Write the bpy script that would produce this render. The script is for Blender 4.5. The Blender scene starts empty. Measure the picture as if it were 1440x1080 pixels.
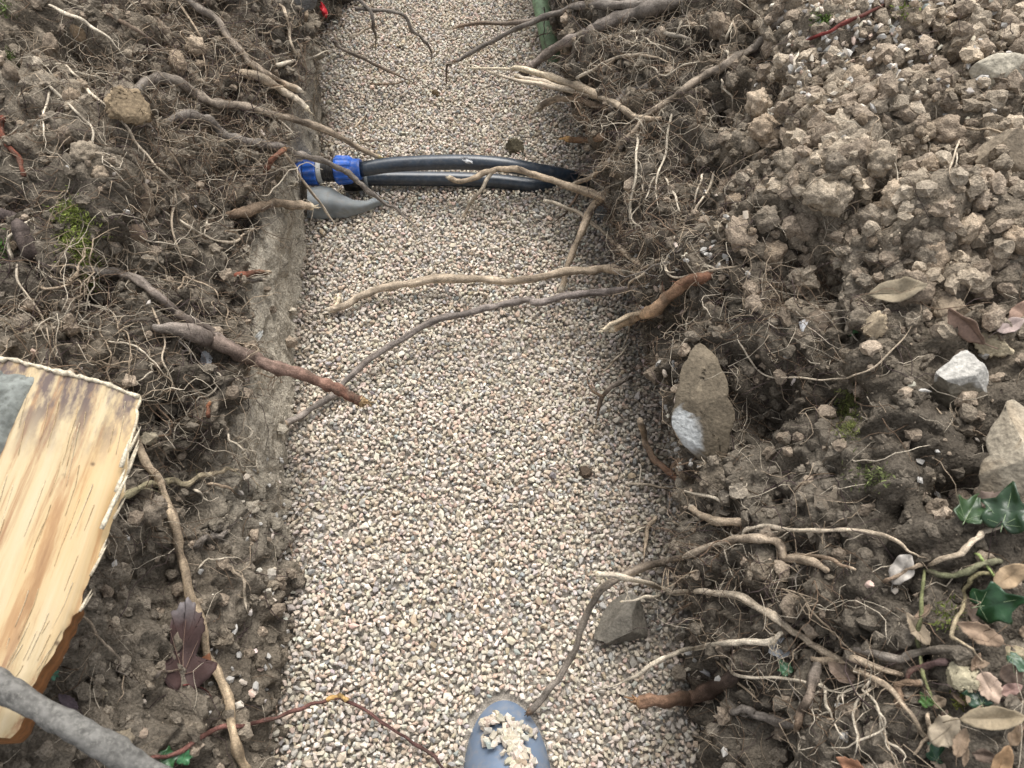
import bpy, bmesh, math, random
import numpy as np
from mathutils import Vector, Matrix
from mathutils.bvhtree import BVHTree

random.seed(7)
rng = np.random.default_rng(11)
scene = bpy.context.scene
C = scene.collection
R = math.radians

# ------------------------------------------------------------------ camera, sky, sun, exposure
CAM_H, PITCH, F = 1.07, R(53.6), 1088.0            # metres over the gravel, tilt below the horizon, focal length in photo pixels
cam_d = bpy.data.cameras.new('camera')
cam = bpy.data.objects.new('camera', cam_d); C.objects.link(cam)
cam.location = (0, 0, CAM_H)
cam.rotation_euler = (R(90) - PITCH, 0, 0)
cam_d.sensor_width = 36.0
cam_d.lens = 36.0 * F / 1440.0
cam_d.clip_start, cam_d.clip_end = 0.02, 200.0
cam_d.dof.use_dof = True
cam_d.dof.focus_distance = 1.2
cam_d.dof.aperture_fstop = 12.0
scene.camera = cam

world = bpy.data.worlds.new('World'); scene.world = world
world.use_nodes = True
wn = world.node_tree.nodes; wl = world.node_tree.links
bg = wn['Background']
sky = wn.new('ShaderNodeTexSky'); sky.sky_type = 'NISHITA'; sky.sun_disc = False
SUN_EL, SUN_AZ = 66.0, 12.0                         # azimuth measured from +Y towards +X
sky.sun_elevation = R(SUN_EL); sky.sun_rotation = R(SUN_AZ)
sky.air_density = 1.0; sky.dust_density = 4.0
hs = wn.new('ShaderNodeHueSaturation'); hs.inputs['Saturation'].default_value = 0.22   # cloud cover
wl.new(sky.outputs[0], hs.inputs['Color']); wl.new(hs.outputs[0], bg.inputs['Color'])
bg.inputs['Strength'].default_value = 0.12
sun_d = bpy.data.lights.new('sun', 'SUN'); sun_d.energy = 1.25; sun_d.angle = R(40); sun_d.color = (1.0, 0.965, 0.91)
sun = bpy.data.objects.new('sun', sun_d); C.objects.link(sun)
sd = Vector((math.sin(R(SUN_AZ)) * math.cos(R(SUN_EL)), math.cos(R(SUN_AZ)) * math.cos(R(SUN_EL)), math.sin(R(SUN_EL))))
sun.rotation_euler = sd.to_track_quat('Z', 'Y').to_euler()
sun.location = sd * 5
scene.view_settings.view_transform = 'Standard'
scene.view_settings.look = 'None'
scene.view_settings.gamma = 1.0
scene.view_settings.exposure = 1.14
scene.cycles.max_bounces = 5
scene.cycles.diffuse_bounces = 2

# ------------------------------------------------------------------ pixel geometry (photo is 1440 x 1080)
FWD = np.array([0, math.cos(PITCH), -math.sin(PITCH)])
UP = np.array([0, math.sin(PITCH), math.cos(PITCH)])
RT = np.array([1.0, 0, 0])
CAM = np.array([0, 0, CAM_H])

def ray(x, y):
    return FWD + RT * ((x - 720) / F) + UP * ((540 - y) / F)

def at(x, y, h):
    d = ray(x, y); return CAM + d * ((h - CAM_H) / d[2])

def project(P):
    q = P - CAM
    z = q @ FWD
    z = np.where(z < 1e-3, 1e-3, z)
    return 720 + F * (q @ RT) / z, 540 - F * (q @ UP) / z, z

# ------------------------------------------------------------------ noise in numpy
def _hash(ix, iy, iz, s):
    h = (ix * 374761393 + iy * 668265263 + iz * 2147483647 + s * 1274126177) & 0xFFFFFFFF
    h = ((h ^ (h >> 13)) * 1274126177) & 0xFFFFFFFF
    h = ((h ^ (h >> 16)) * 2246822519) & 0xFFFFFFFF
    return ((h ^ (h >> 15)) & 0xFFFFFF) / float(0xFFFFFF)

def vnoise(p, s=0):
    i = np.floor(p).astype(np.int64); f = p - i
    u = f * f * (3 - 2 * f)
    out = 0
    for a in (0, 1):
        wa = u[:, 0] if a else 1 - u[:, 0]
        for b in (0, 1):
            wb = u[:, 1] if b else 1 - u[:, 1]
            for c in (0, 1):
                wc = u[:, 2] if c else 1 - u[:, 2]
                out = out + wa * wb * wc * _hash(i[:, 0] + a, i[:, 1] + b, i[:, 2] + c, s)
    return out * 2 - 1

def fbm(p, o=4, s=0):
    r = 0; a = 1.0; t = 0
    for k in range(o):
        r = r + a * vnoise(p * (2.03 ** k) + 17.3 * k, s + k); t += a; a *= 0.5
    return r / t

def worley(p, s=0):
    i = np.floor(p - 0.5).astype(np.int64)
    best = np.full(len(p), 9.0); cid = np.zeros(len(p))
    for a in (0, 1):
        for b in (0, 1):
            for c in (0, 1):
                jx, jy, jz = i[:, 0] + a, i[:, 1] + b, i[:, 2] + c
                q = np.stack([jx + .15 + .7 * _hash(jx, jy, jz, s), jy + .15 + .7 * _hash(jx, jy, jz, s + 1), jz + .15 + .7 * _hash(jx, jy, jz, s + 2)], 1)
                d = np.sqrt(((q - p) ** 2).sum(1))
                m = d < best
                best = np.where(m, d, best); cid = np.where(m, _hash(jx, jy, jz, s + 3), cid)
    return best, cid

# ------------------------------------------------------------------ mesh helpers
def tag(o, label=None, cat=None, group=None, kind=None):
    if label: o['label'] = label
    if cat: o['category'] = cat
    if group: o['group'] = group
    if kind: o['kind'] = kind
    return o

def np_mesh(name, V, faces, col=None, smooth=True, mat=None):
    """faces: list of int arrays (n, k)"""
    me = bpy.data.meshes.new(name)
    V = np.asarray(V, dtype=np.float32)
    me.vertices.add(len(V)); me.vertices.foreach_set('co', V.ravel())
    loops = np.concatenate([np.asarray(f).ravel() for f in faces]).astype(np.int32)
    sizes = np.concatenate([np.full(len(f), np.asarray(f).shape[1], np.int32) for f in faces])
    starts = np.concatenate([[0], np.cumsum(sizes)[:-1]]).astype(np.int32)
    me.loops.add(len(loops)); me.loops.foreach_set('vertex_index', loops)
    me.polygons.add(len(sizes)); me.polygons.foreach_set('loop_start', starts); me.polygons.foreach_set('loop_total', sizes)
    me.polygons.foreach_set('use_smooth', np.full(len(sizes), bool(smooth)))
    me.update(calc_edges=True)
    if col is not None:
        a = me.color_attributes.new('Col', 'FLOAT_COLOR', 'POINT')
        c = np.ones((len(V), 4), np.float32); c[:, :3] = col
        a.data.foreach_set('color', c.ravel())
    if mat: me.materials.append(mat)
    return me

def link(name, me, parent=None):
    o = bpy.data.objects.new(name, me); C.objects.link(o)
    if parent: o.parent = parent
    return o

def empty(name, loc=(0, 0, 0)):
    o = bpy.data.objects.new(name, None); C.objects.link(o); o.location = loc; o.empty_display_size = 0.02
    return o

# ------------------------------------------------------------------ materials
def new_mat(name):
    m = bpy.data.materials.new(name); m.use_nodes = True
    return m, m.node_tree.nodes, m.node_tree.links, m.node_tree.nodes['Principled BSDF']

def attr_mat(name, rough=0.9, s1=60.0, s2=420.0, var1=0.35, var2=0.4, bump=0.6, bscale=380.0, bdist=0.0012, spec=0.2, stretch=None):
    """base colour from the mesh's own colour attribute, broken up by two noises"""
    m, n, l, b = new_mat(name)
    at_ = n.new('ShaderNodeAttribute'); at_.attribute_name = 'Col'
    tc = n.new('ShaderNodeTexCoord')
    src = tc.outputs['Object']
    if stretch:
        mp = n.new('ShaderNodeMapping'); mp.inputs['Scale'].default_value = stretch
        l.new(src, mp.inputs['Vector']); src = mp.outputs[0]
    cur = at_.outputs['Color']
    for sc, va in ((s1, var1), (s2, var2)):
        nz = n.new('ShaderNodeTexNoise'); nz.inputs['Scale'].default_value = sc; nz.inputs['Detail'].default_value = 5
        nz.inputs['Roughness'].default_value = 0.65
        l.new(src, nz.inputs['Vector'])
        mr = n.new('ShaderNodeMapRange'); mr.inputs['From Min'].default_value = 0.28; mr.inputs['From Max'].default_value = 0.72
        mr.inputs['To Min'].default_value = 1 - va; mr.inputs['To Max'].default_value = 1 + va
        l.new(nz.outputs['Fac'], mr.inputs['Value'])
        vm = n.new('ShaderNodeVectorMath'); vm.operation = 'SCALE'
        l.new(cur, vm.inputs[0]); l.new(mr.outputs[0], vm.inputs['Scale'])
        cur = vm.outputs[0]
    l.new(cur, b.inputs['Base Color'])
    b.inputs['Roughness'].default_value = rough
    b.inputs['Specular IOR Level'].default_value = spec
    if bump:
        nz = n.new('ShaderNodeTexNoise'); nz.inputs['Scale'].default_value = bscale; nz.inputs['Detail'].default_value = 4
        l.new(src, nz.inputs['Vector'])
        bp = n.new('ShaderNodeBump'); bp.inputs['Strength'].default_value = bump; bp.inputs['Distance'].default_value = bdist
        l.new(nz.outputs['Fac'], bp.inputs['Height']); l.new(bp.outputs[0], b.inputs['Normal'])
    return m

M = {}
M['soil'] = attr_mat('soil', 0.97, 55, 330, 0.35, 0.55, 1.0, 260, 0.004, 0.1)
M['crumb'] = attr_mat('soil_crumb', 0.97, 150, 480, 0.3, 0.5, 1.0, 360, 0.003, 0.1)
M['pebble'] = attr_mat('pebble', 0.75, 200, 900, 0.12, 0.16, 0.3, 900, 0.0004, 0.3)
M['rock'] = attr_mat('rock', 0.85, 45, 260, 0.3, 0.35, 0.8, 180, 0.003, 0.25)
M['clod'] = attr_mat('earth_clod', 0.97, 2.6, 11, 0.3, 0.4, 1.0, 9, 0.003, 0.1)
M['root'] = attr_mat('root_bark', 0.88, 140, 520, 0.35, 0.45, 0.9, 420, 0.0012, 0.15)
M['leaf'] = attr_mat('dry_leaf', 0.7, 60, 400, 0.22, 0.2, 0.5, 260, 0.001, 0.3)
M['ivy'] = attr_mat('ivy_leaf', 0.35, 60, 300, 0.25, 0.15, 0.4, 160, 0.0012, 0.5)
M['moss'] = attr_mat('moss', 0.9, 100, 500, 0.3, 0.2, 0, 300, 0.001, 0.1)

def plain_mat(name, col, rough, spec=0.4, metal=0.0, var=0.15, scale=40, bump=0.15, dirt=None, dirt_amt=0.0, stretch=(1, 1, 1)):
    m, n, l, b = new_mat(name)
    tc = n.new('ShaderNodeTexCoord')
    mp = n.new('ShaderNodeMapping'); mp.inputs['Scale'].default_value = stretch
    l.new(tc.outputs['Object'], mp.inputs[0])
    nz = n.new('ShaderNodeTexNoise'); nz.inputs['Scale'].default_value = scale; nz.inputs['Detail'].default_value = 6
    l.new(mp.outputs[0], nz.inputs['Vector'])
    mr = n.new('ShaderNodeMapRange'); mr.inputs[1].default_value = .3; mr.inputs[2].default_value = .7
    mr.inputs[3].default_value = 1 - var; mr.inputs[4].default_value = 1 + var
    l.new(nz.outputs['Fac'], mr.inputs['Value'])
    vm = n.new('ShaderNodeVectorMath'); vm.operation = 'SCALE'; vm.inputs[0].default_value = col
    l.new(mr.outputs[0], vm.inputs['Scale'])
    out = vm.outputs[0]
    if dirt:
        n2 = n.new('ShaderNodeTexNoise'); n2.inputs['Scale'].default_value = scale * 2.3; n2.inputs['Detail'].default_value = 8; n2.inputs['Roughness'].default_value = .7
        l.new(tc.outputs['Object'], n2.inputs['Vector'])
        rp = n.new('ShaderNodeMapRange'); rp.inputs[1].default_value = .48; rp.inputs[2].default_value = .68; rp.inputs[3].default_value = 0; rp.inputs[4].default_value = dirt_amt
        l.new(n2.outputs['Fac'], rp.inputs['Value'])
        mx = n.new('ShaderNodeMix'); mx.data_type = 'RGBA'
        l.new(rp.outputs[0], mx.inputs['Factor']); l.new(out, mx.inputs['A']); mx.inputs['B'].default_value = (*dirt, 1)
        out = mx.outputs['Result']
    l.new(out, b.inputs['Base Color'])
    b.inputs['Roughness'].default_value = rough; b.inputs['Specular IOR Level'].default_value = spec; b.inputs['Metallic'].default_value = metal
    if bump:
        bp = n.new('ShaderNodeBump'); bp.inputs['Strength'].default_value = bump; bp.inputs['Distance'].default_value = .001
        l.new(nz.outputs['Fac'], bp.inputs['Height']); l.new(bp.outputs[0], b.inputs['Normal'])
    return m

DUST = (0.30, 0.26, 0.21)
M['black_pe'] = plain_mat('black_polyethylene', (0.020, 0.030, 0.044), 0.32, 0.6, 0, .3, 60, .2, DUST, 0.16)
M['blue_nut'] = plain_mat('blue_plastic', (0.02, 0.11, 0.47), 0.4, 0.45, 0, .15, 50, .15, DUST, 0.4)
M['black_body'] = plain_mat('black_plastic', (0.015, 0.015, 0.016), 0.45, 0.5, 0, .2, 50, .1, DUST, 0.2)
M['pale_ring'] = plain_mat('pale_plastic', (0.5, 0.5, 0.47), 0.5, 0.4, 0, .1, 50, .1, DUST, 0.3)
M['grey_sheet'] = plain_mat('weathered_grey', (0.23, 0.25, 0.255), 0.6, 0.35, 0.0, .3, 35, .4, (0.22, 0.18, 0.13), 0.5)
M['blue_pipe'] = plain_mat('blue_grey_pipe', (0.135, 0.18, 0.25), 0.42, 0.5, 0, .12, 30, .1, DUST, 0.45)
M['green_pipe'] = plain_mat('green_plastic', (0.19, 0.27, 0.16), 0.6, 0.3, 0, .25, 60, .3, (0.09, 0.075, 0.055), 0.8)
M['scrap'] = plain_mat('white_film', (0.42, 0.43, 0.44), 0.4, 0.5, 0, .15, 120, .3, (0.2, 0.17, 0.14), 0.4)
M['red'] = plain_mat('red_plastic', (0.5, 0.02, 0.03), 0.45, 0.4, 0, .2, 120, .2)

# ------------------------------------------------------------------ the trench banks
KN = 8
# (Y, [(X, height) * 8]) from the foot of the wall outwards
LEFT = [
    (-0.9, [(-.31, 0), (-.33, .05), (-.36, .11), (-.42, .19), (-.47, .27), (-.54, .34), (-.72, .38), (-2.4, .44)]),
    (0.15, [(-.315, 0), (-.335, .05), (-.36, .11), (-.42, .19), (-.47, .27), (-.54, .335), (-.72, .37), (-2.4, .44)]),
    (0.40, [(-.335, 0), (-.35, .055), (-.37, .12), (-.42, .19), (-.47, .26), (-.55, .33), (-.72, .38), (-2.4, .44)]),
    (0.70, [(-.358, 0), (-.372, .06), (-.39, .13), (-.415, .19), (-.465, .26), (-.55, .34), (-.72, .40), (-2.4, .47)]),
    (1.00, [(-.392, 0), (-.398, .08), (-.405, .16), (-.43, .22), (-.49, .29), (-.58, .36), (-.75, .42), (-2.4, .5)]),
    (1.16, [(-.41, 0), (-.408, .08), (-.408, .17), (-.43, .24), (-.49, .31), (-.59, .38), (-.77, .44), (-2.4, .5)]),
    (1.26, [(-.445, 0), (-.435, .08), (-.418, .18), (-.43, .25), (-.49, .32), (-.60, .39), (-.79, .45), (-2.4, .52)]),
    (1.40, [(-.418, 0), (-.418, .09), (-.42, .19), (-.43, .27), (-.49, .34), (-.60, .40), (-.80, .46), (-2.4, .52)]),
    (1.52, [(-.44, 0), (-.43, .10), (-.42, .20), (-.43, .28), (-.49, .35), (-.60, .41), (-.80, .47), (-2.4, .52)]),
    (1.66, [(-.55, 0), (-.58, .10), (-.56, .20), (-.45, .29), (-.49, .36), (-.62, .42), (-.80, .47), (-2.4, .52)]),
    (1.90, [(-.50, 0), (-.53, .10), (-.53, .20), (-.44, .29), (-.48, .36), (-.62, .42), (-.80, .47), (-2.4, .52)]),
    (2.10, [(-.43, 0), (-.44, .10), (-.45, .20), (-.44, .29), (-.48, .36), (-.62, .42), (-.80, .47), (-2.4, .52)]),
    (3.60, [(-.42, 0), (-.43, .10), (-.44, .20), (-.44, .29), (-.48, .36), (-.62, .42), (-.80, .47), (-2.4, .52)]),
]
RIGHT = [
    (-0.9, [(.225, 0), (.23, .07), (.24, .14), (.27, .20), (.33, .27), (.42, .33), (.60, .38), (2.4, .45)]),
    (0.15, [(.24, 0), (.25, .07), (.245, .14), (.275, .20), (.335, .27), (.42, .325), (.60, .37), (2.4, .45)]),
    (0.40, [(.245, 0), (.262, .07), (.245, .14), (.262, .21), (.33, .28), (.42, .34), (.60, .39), (2.4, .47)]),
    (0.70, [(.248, 0), (.275, .08), (.248, .16), (.245, .24), (.32, .31), (.42, .37), (.60, .44), (2.4, .52)]),
    (1.00, [(.245, 0), (.262, .08), (.215, .17), (.205, .26), (.29, .335), (.42, .41), (.60, .48), (2.4, .56)]),
    (1.30, [(.225, 0), (.222, .08), (.172, .17), (.155, .27), (.23, .36), (.40, .46), (.60, .53), (2.4, .6)]),
    (1.60, [(.19, 0), (.18, .08), (.14, .18), (.13, .28), (.21, .38), (.39, .48), (.60, .55), (2.4, .62)]),
    (1.90, [(.15, 0), (.16, .08), (.14, .18), (.11, .28), (.19, .38), (.38, .48), (.60, .55), (2.4, .62)]),
    (2.20, [(.08, 0), (.08, .08), (.07, .18), (.06, .28), (.14, .38), (.36, .48), (.60, .55), (2.4, .62)]),
    (3.60, [(.06, 0), (.06, .08), (.06, .18), (.06, .28), (.14, .38), (.36, .48), (.60, .55), (2.4, .62)]),
]

def catmull_rows(K, vs):
    """K: (rows, KN, 2) knots; vs: sample parameters 0..KN-1"""
    out = np.zeros((K.shape[0], len(vs), 2))
    i = np.clip(np.floor(vs).astype(int), 0, KN - 2); t = (vs - i)[None, :, None]
    p1 = K[:, i]; p2 = K[:, i + 1]
    p0 = K[:, np.clip(i - 1, 0, KN - 1)]; p3 = K[:, np.clip(i + 2, 0, KN - 1)]
    last = (i == KN - 2)
    c = .5 * (2 * p1 + (p2 - p0) * t + (2 * p0 - 5 * p1 + 4 * p2 - p3) * t ** 2 + (3 * p1 - p0 - 3 * p2 + p3) * t ** 3)
    lin = p1 + (p2 - p1) * t
    return np.where(last[None, :, None], lin, c)

def seg(a, b, step):
    return np.linspace(a, b, max(2, int(round((b - a) / step)) + 1))[:-1]

YS = np.concatenate([seg(-.9, .05, .05), seg(.05, .9, .0031), seg(.9, 1.55, .0038), seg(1.55, 2.15, .006), seg(2.15, 3.6, .06), [3.6]])
VS = np.concatenate([seg(0, 1, 1 / 22), seg(1, 2, 1 / 24), seg(2, 3, 1 / 26), seg(3, 4, 1 / 30), seg(4, 5, 1 / 34), seg(5, 6, 1 / 56), 6 + seg(0, 1, 1 / 90) ** 2.2, [7.0]])

def base_surface(ST):
    sy = np.array([s[0] for s in ST]); sk = np.array([s[1] for s in ST], float)
    K = np.zeros((len(YS), KN, 2))
    for k in range(KN):
        for c in range(2):
            K[:, k, c] = np.interp(YS, sy, sk[:, k, c])
    # keep foot slightly under the gravel
    K[:, 0, 1] = -0.03
    P2 = catmull_rows(K, VS)
    P = np.zeros((len(YS), len(VS), 3))
    P[..., 0] = P2[..., 0]; P[..., 1] = YS[:, None]; P[..., 2] = P2[..., 1]
    return P

def grid_normals(P):
    du = np.gradient(P, axis=0); dv = np.gradient(P, axis=1)
    n = np.cross(du, dv); n /= np.linalg.norm(n, axis=-1, keepdims=True) + 1e-12
    if n[..., 2].mean() < 0: n = -n
    return n

def grid_faces(nu, nv):
    idx = np.arange(nu * nv).reshape(nu, nv)
    return np.stack([idx[:-1, :-1], idx[1:, :-1], idx[1:, 1:], idx[:-1, 1:]], -1).reshape(-1, 4)

def bvh_of(list_vf):
    V = []; Fc = []; off = 0
    for v, f in list_vf:
        V.append(v); Fc.append(f + off); off += len(v)
    V = np.concatenate(V); Fc = np.concatenate(Fc)
    return BVHTree.FromPolygons([tuple(p) for p in V.tolist()], [tuple(q) for q in Fc.tolist()])

BL, BR = base_surface(LEFT), base_surface(RIGHT)
FLOOR_V = np.array([[-1.5, -1, 0], [1.5, -1, 0], [1.5, 4, 0], [-1.5, 4, 0]], float)
FLOOR_F = np.array([[0, 1, 2, 3]])
sub = 6
def coarse(P):
    Q = P[::sub, ::4]; return Q.reshape(-1, 3), grid_faces(*Q.shape[:2])
BASE_BVH = bvh_of([coarse(BL), coarse(BR), (FLOOR_V, FLOOR_F)])

def cast(bvh, x, y):
    d = Vector(ray(x, y)); L = d.length
    loc, nor, _, dist = bvh.ray_cast(Vector(CAM), d / L, 10)
    if loc is None: return np.array(at(x, y, 0)), np.array([0, 0, 1.0]), (CAM_H) / -ray(x, y)[2]
    n = np.array(nor)
    if n @ ray(x, y) > 0: n = -n
    return np.array(loc), n, dist / L          # last one = depth along the optical axis

# hollows (+ depth) and lumps (- depth) at places read off the photograph
DENTS = [(1012, 158, .030, .07), (1247, 245, .022, .055), (1225, 300, .022, .04), (1062, 560, .045, .075), (1030, 600, .03, .05), (962, 470, .028, .07),
         (1180, 560, .03, .03), (1000, 70, .02, .04), (880, 330, .03, .04), (960, 700, .03, .04), (1010, 960, .04, .06), (1060, 1040, .05, .06), (950, 880, .03, .05),
         (1190, 930, .03, .03), (1340, 690, .03, .04), (1115, 140, .02, .03), (980, 240, .03, .03),
         (100, 62, .026, .07), (143, 98, .03, .06), (118, 232, .02, .045), (14, 290, .03, .06), (163, 205, .018, .04), (228, 592, .02, .04), (120, 400, .04, .05), (60, 430, .03, .04),
         (75, 165, .02, .04), (215, 20, .02, .03), (330, 430, .02, .03), (250, 690, .04, .03), (190, 640, .03, .04), (230, 800, .04, .03),
         (1085, 330, .045, -.035), (1200, 180, .06, -.03), (1290, 310, .05, -.04), (1170, 270, .035, -.03), (1160, 400, .04, .04), (1030, 250, .03, .04), (1190, 330, .018, .035), (1320, 250, .03, .03), (1400, 330, .05, -.03), (180, 150, .03, -.02), (190, 300, .04, -.02), (60, 130, .04, -.02), (1180, 660, .06, -.02), (1140, 250, .05, -.015)]

def displaced(P, side):
    n = grid_normals(P); p = P.reshape(-1, 3); nn = n.reshape(-1, 3)
    vv = np.tile(VS, len(YS))
    clay = np.zeros(len(p))
    if side < 0:
        m = np.clip((p[:, 1] - .42) / .2, 0, 1) * np.clip((1.55 - p[:, 1]) / .1, 0, 1)
        lim = 2.7 + .6 * fbm(p * np.array([1, 9, 1]), 3, 40)
        clay = m * np.clip((lim - vv) / .35, 0, 1)
    else:
        lim = 1.2 + .9 * fbm(p * np.array([1, 9, 1]), 3, 41)
        clay = .7 * np.clip((lim - vv) / .3, 0, 1) * np.clip((p[:, 1] - .35) / .1, 0, 1)
    rough = 1 - .85 * clay
    near = np.clip((vv - .1) / .8, .25, 1)
    d = .044 * fbm(p * 6.5, 3, 1) * near
    d += rough * .030 * (.85 - 2.4 * np.abs(fbm(p * 19, 3, 5)))
    f1, c1 = worley(p * 30, 9)
    d += rough * .030 * (c1 - .3) * np.clip(.75 - f1, 0, 1) * 1.6
    f2, c2 = worley(p * 75, 19)
    d += rough * .010 * (c2) * np.clip(.8 - f2, 0, 1) * 1.4
    d += rough * .0045 * fbm(p * 160, 2, 25)
    d += clay * .008 * fbm(p * np.array([50, 50, 9]), 3, 31) + clay * .0035 * fbm(p * 150, 3, 32) - clay * .010 * np.clip(fbm(p * 34, 2, 33) - .25, 0, 1)
    for (x, y, r, dep) in DENTS:
        c, _, _ = cast(BASE_BVH, x, y)
        q2 = ((p - c) ** 2).sum(1) / (r * r)
        m = q2 < 9
        jit = 1 + .5 * fbm(p[m] * 35, 2, 77)
        d[m] -= dep * (1.35 if dep > 0 else 1) * np.exp(-q2[m] * jit)
    Q = p + nn * d[:, None]
    # sideways crumble so that ledges overhang a little
    Q[:, 0] += rough * .006 * fbm(p * 45, 2, 51); Q[:, 1] += rough * .006 * fbm(p * 45, 2, 52); Q[:, 2] += rough * .005 * fbm(p * 45, 2, 53)
    # colours of the soil itself
    k = fbm(p * 9, 4, 61); k2 = fbm(p * 40, 3, 62)
    dark = np.array([.054, .045, .035]); mid = np.array([.165, .142, .112]); light = np.array([.27, .222, .165]); cl = np.array([.36, .32, .255])
    t = np.clip(.42 + .55 * k + .35 * k2 + .25 * (c2 - .5), 0, 1)[:, None]
    col = dark * (1 - t) + mid * t
    t2 = np.clip((c1 - .72) * 3, 0, 1)[:, None] * np.clip(.8 - f1, 0, 1)[:, None]
    col = col * (1 - t2) + light * t2
    ckn = (1 + .25 * k2 + .12 * k)[:, None]
    col = col * (1 - clay[:, None]) + cl * ckn * clay[:, None]
    # paler dry loam: spoil at the upper right, dug soil at the near left
    X, Y, _ = project(Q)
    if side > 0:
        w = np.clip((p[:, 0] - .30) / .12, 0, 1) * np.clip((p[:, 1] - .45) / .25, 0, 1) * .95
    else:
        w = np.clip((vv - 3.6) / 1.0, 0, 1) * np.clip((p[:, 1] - .8) / .2, 0, 1) * .45 + .35 * np.clip((.5 - p[:, 1]) / .15, 0, 1)
    w = w[:, None]
    col = col * (1 - w) + (col * 1.8 + np.array([.026, .019, .011])) * w
    return Q.reshape(P.shape), col, clay

QL, colL, clayL = displaced(BL, -1)
QR, colR, clayR = displaced(BR, 1)
GF = grid_faces(len(YS), len(VS))
bank_l = tag(link('bank_left', np_mesh('bank_left', QL.reshape(-1, 3), [GF], colL, True, M['soil'])), 'dark rooty left side of the trench with a smooth clay foot', 'bank', kind='structure')
bank_r = tag(link('bank_right', np_mesh('bank_right', QR.reshape(-1, 3), [GF], colR, True, M['soil'])), 'dark rooty right side of the trench under crumbly spoil', 'bank', kind='structure')
def mid_grid(P):
    Q = P[::2, ::2]; return Q.reshape(-1, 3), grid_faces(*Q.shape[:2])
SURF = bvh_of([mid_grid(QL), mid_grid(QR), (FLOOR_V + np.array([0, 0, .006]), FLOOR_F)])
BANKS = bvh_of([mid_grid(QL), mid_grid(QR)])
def hit(x, y): return cast(SURF, x, y)

# ------------------------------------------------------------------ gravel bed
gb = np.array([[-.9, -.9], [.6, -.9], [.6, 3.6], [-.9, 3.6]])
tag(link('gravel_bed', np_mesh('gravel_bed', np.c_[gb, np.full(4, -.004)], [np.array([[0, 1, 2, 3]])], np.array([.30, .27, .23]), False, M['crumb'])), 'bed of the trench under the gravel', 'ground', kind='structure')

def hull_proto(npts, seed, jitter=.28, squash=(1.2, .95, .72)):
    r = random.Random(seed); bm = bmesh.new()
    for i in range(npts):
        z = 1 - 2 * (i + .5) / npts; a = i * 2.39996 + r.uniform(-.35, .35); q = math.sqrt(1 - z * z)
        k = 1 + r.uniform(-jitter, jitter * .5)
        bm.verts.new((q * math.cos(a) * k * squash[0], q * math.sin(a) * k * squash[1], z * k * squash[2]))
    res = bmesh.ops.convex_hull(bm, input=bm.verts)
    bmesh.ops.delete(bm, geom=[v for v in bm.verts if not v.link_faces], context='VERTS')
    bmesh.ops.triangulate(bm, faces=bm.faces)
    bmesh.ops.recalc_face_normals(bm, faces=bm.faces)
    bm.verts.index_update()
    V = np.array([v.co[:] for v in bm.verts]); Fc = np.array([[v.index for v in f.verts] for f in bm.faces]); bm.free()
    return V, Fc

def rand_rot(n):
    q = rng.normal(size=(n, 4)); q /= np.linalg.norm(q, axis=1, keepdims=True)
    w, x, y, z = q.T
    return np.stack([1 - 2 * (y * y + z * z), 2 * (x * y - z * w), 2 * (x * z + y * w),
                     2 * (x * y + z * w), 1 - 2 * (x * x + z * z), 2 * (y * z - x * w),
                     2 * (x * z - y * w), 2 * (y * z + x * w), 1 - 2 * (x * x + y * y)], 1).reshape(n, 3, 3)

def yaw_rot(n, tilt=.45):
    a = rng.uniform(0, 2 * np.pi, n); b = rng.normal(0, tilt, n); c = rng.normal(0, tilt, n)
    o, z = np.ones(n), np.zeros(n)
    Rz = np.stack([np.cos(a), -np.sin(a), z, np.sin(a), np.cos(a), z, z, z, o], 1).reshape(n, 3, 3)
    Rx = np.stack([o, z, z, z, np.cos(b), -np.sin(b), z, np.sin(b), np.cos(b)], 1).reshape(n, 3, 3)
    Ry = np.stack([np.cos(c), z, np.sin(c), z, o, z, -np.sin(c), z, np.cos(c)], 1).reshape(n, 3, 3)
    return Rx @ Ry @ Rz

def scatter_join(sets, pos, size, rot, col):
    Vs, Fs, Cs = [], [], []; off = 0
    for protos, sel in sets:
        W = scatter_arrays(protos, pos[sel], size[sel], rot[sel], col[sel])
        Vs.append(W[0]); Fs.append(W[1] + off); Cs.append(W[2]); off += len(W[0])
    return np.concatenate(Vs), np.concatenate(Fs), np.concatenate(Cs)

def scatter_mesh(name, protos, pos, size, rot, col, mat, smooth=False):
    W = scatter_arrays(protos, pos, size, rot, col)
    return np_mesh(name, W[0], [W[1]], W[2], smooth, mat)

def scatter_arrays(protos, pos, size, rot, col):
    Vs, Fs, Cs = [], [], []; off = 0
    which = rng.integers(0, len(protos), len(pos))
    for k, (V, Fc) in enumerate(protos):
        m = np.where(which == k)[0]
        if not len(m): continue
        W = np.einsum('nij,vj->nvi', rot[m], V) * size[m][:, None, None] + pos[m][:, None, :]
        Vs.append(W.reshape(-1, 3)); nv = len(V)
        Fs.append((Fc[None] + (np.arange(len(m)) * nv)[:, None, None] + off).reshape(-1, 3)); off += len(m) * nv
        Cs.append(np.repeat(col[m], nv, axis=0))
    return np.concatenate(Vs), np.concatenate(Fs), np.concatenate(Cs)

PEB = [hull_proto(random.Random(k).choice((9, 10, 11, 12)), 100 + k, .34, (1.28 + .2 * random.Random(k + 50).random(), .95, .70)) for k in range(18)]
CRU = [hull_proto(random.Random(k).choice((7, 8, 9, 10)), 300 + k, .45, (1.1, 1, .9)) for k in range(18)]

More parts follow.
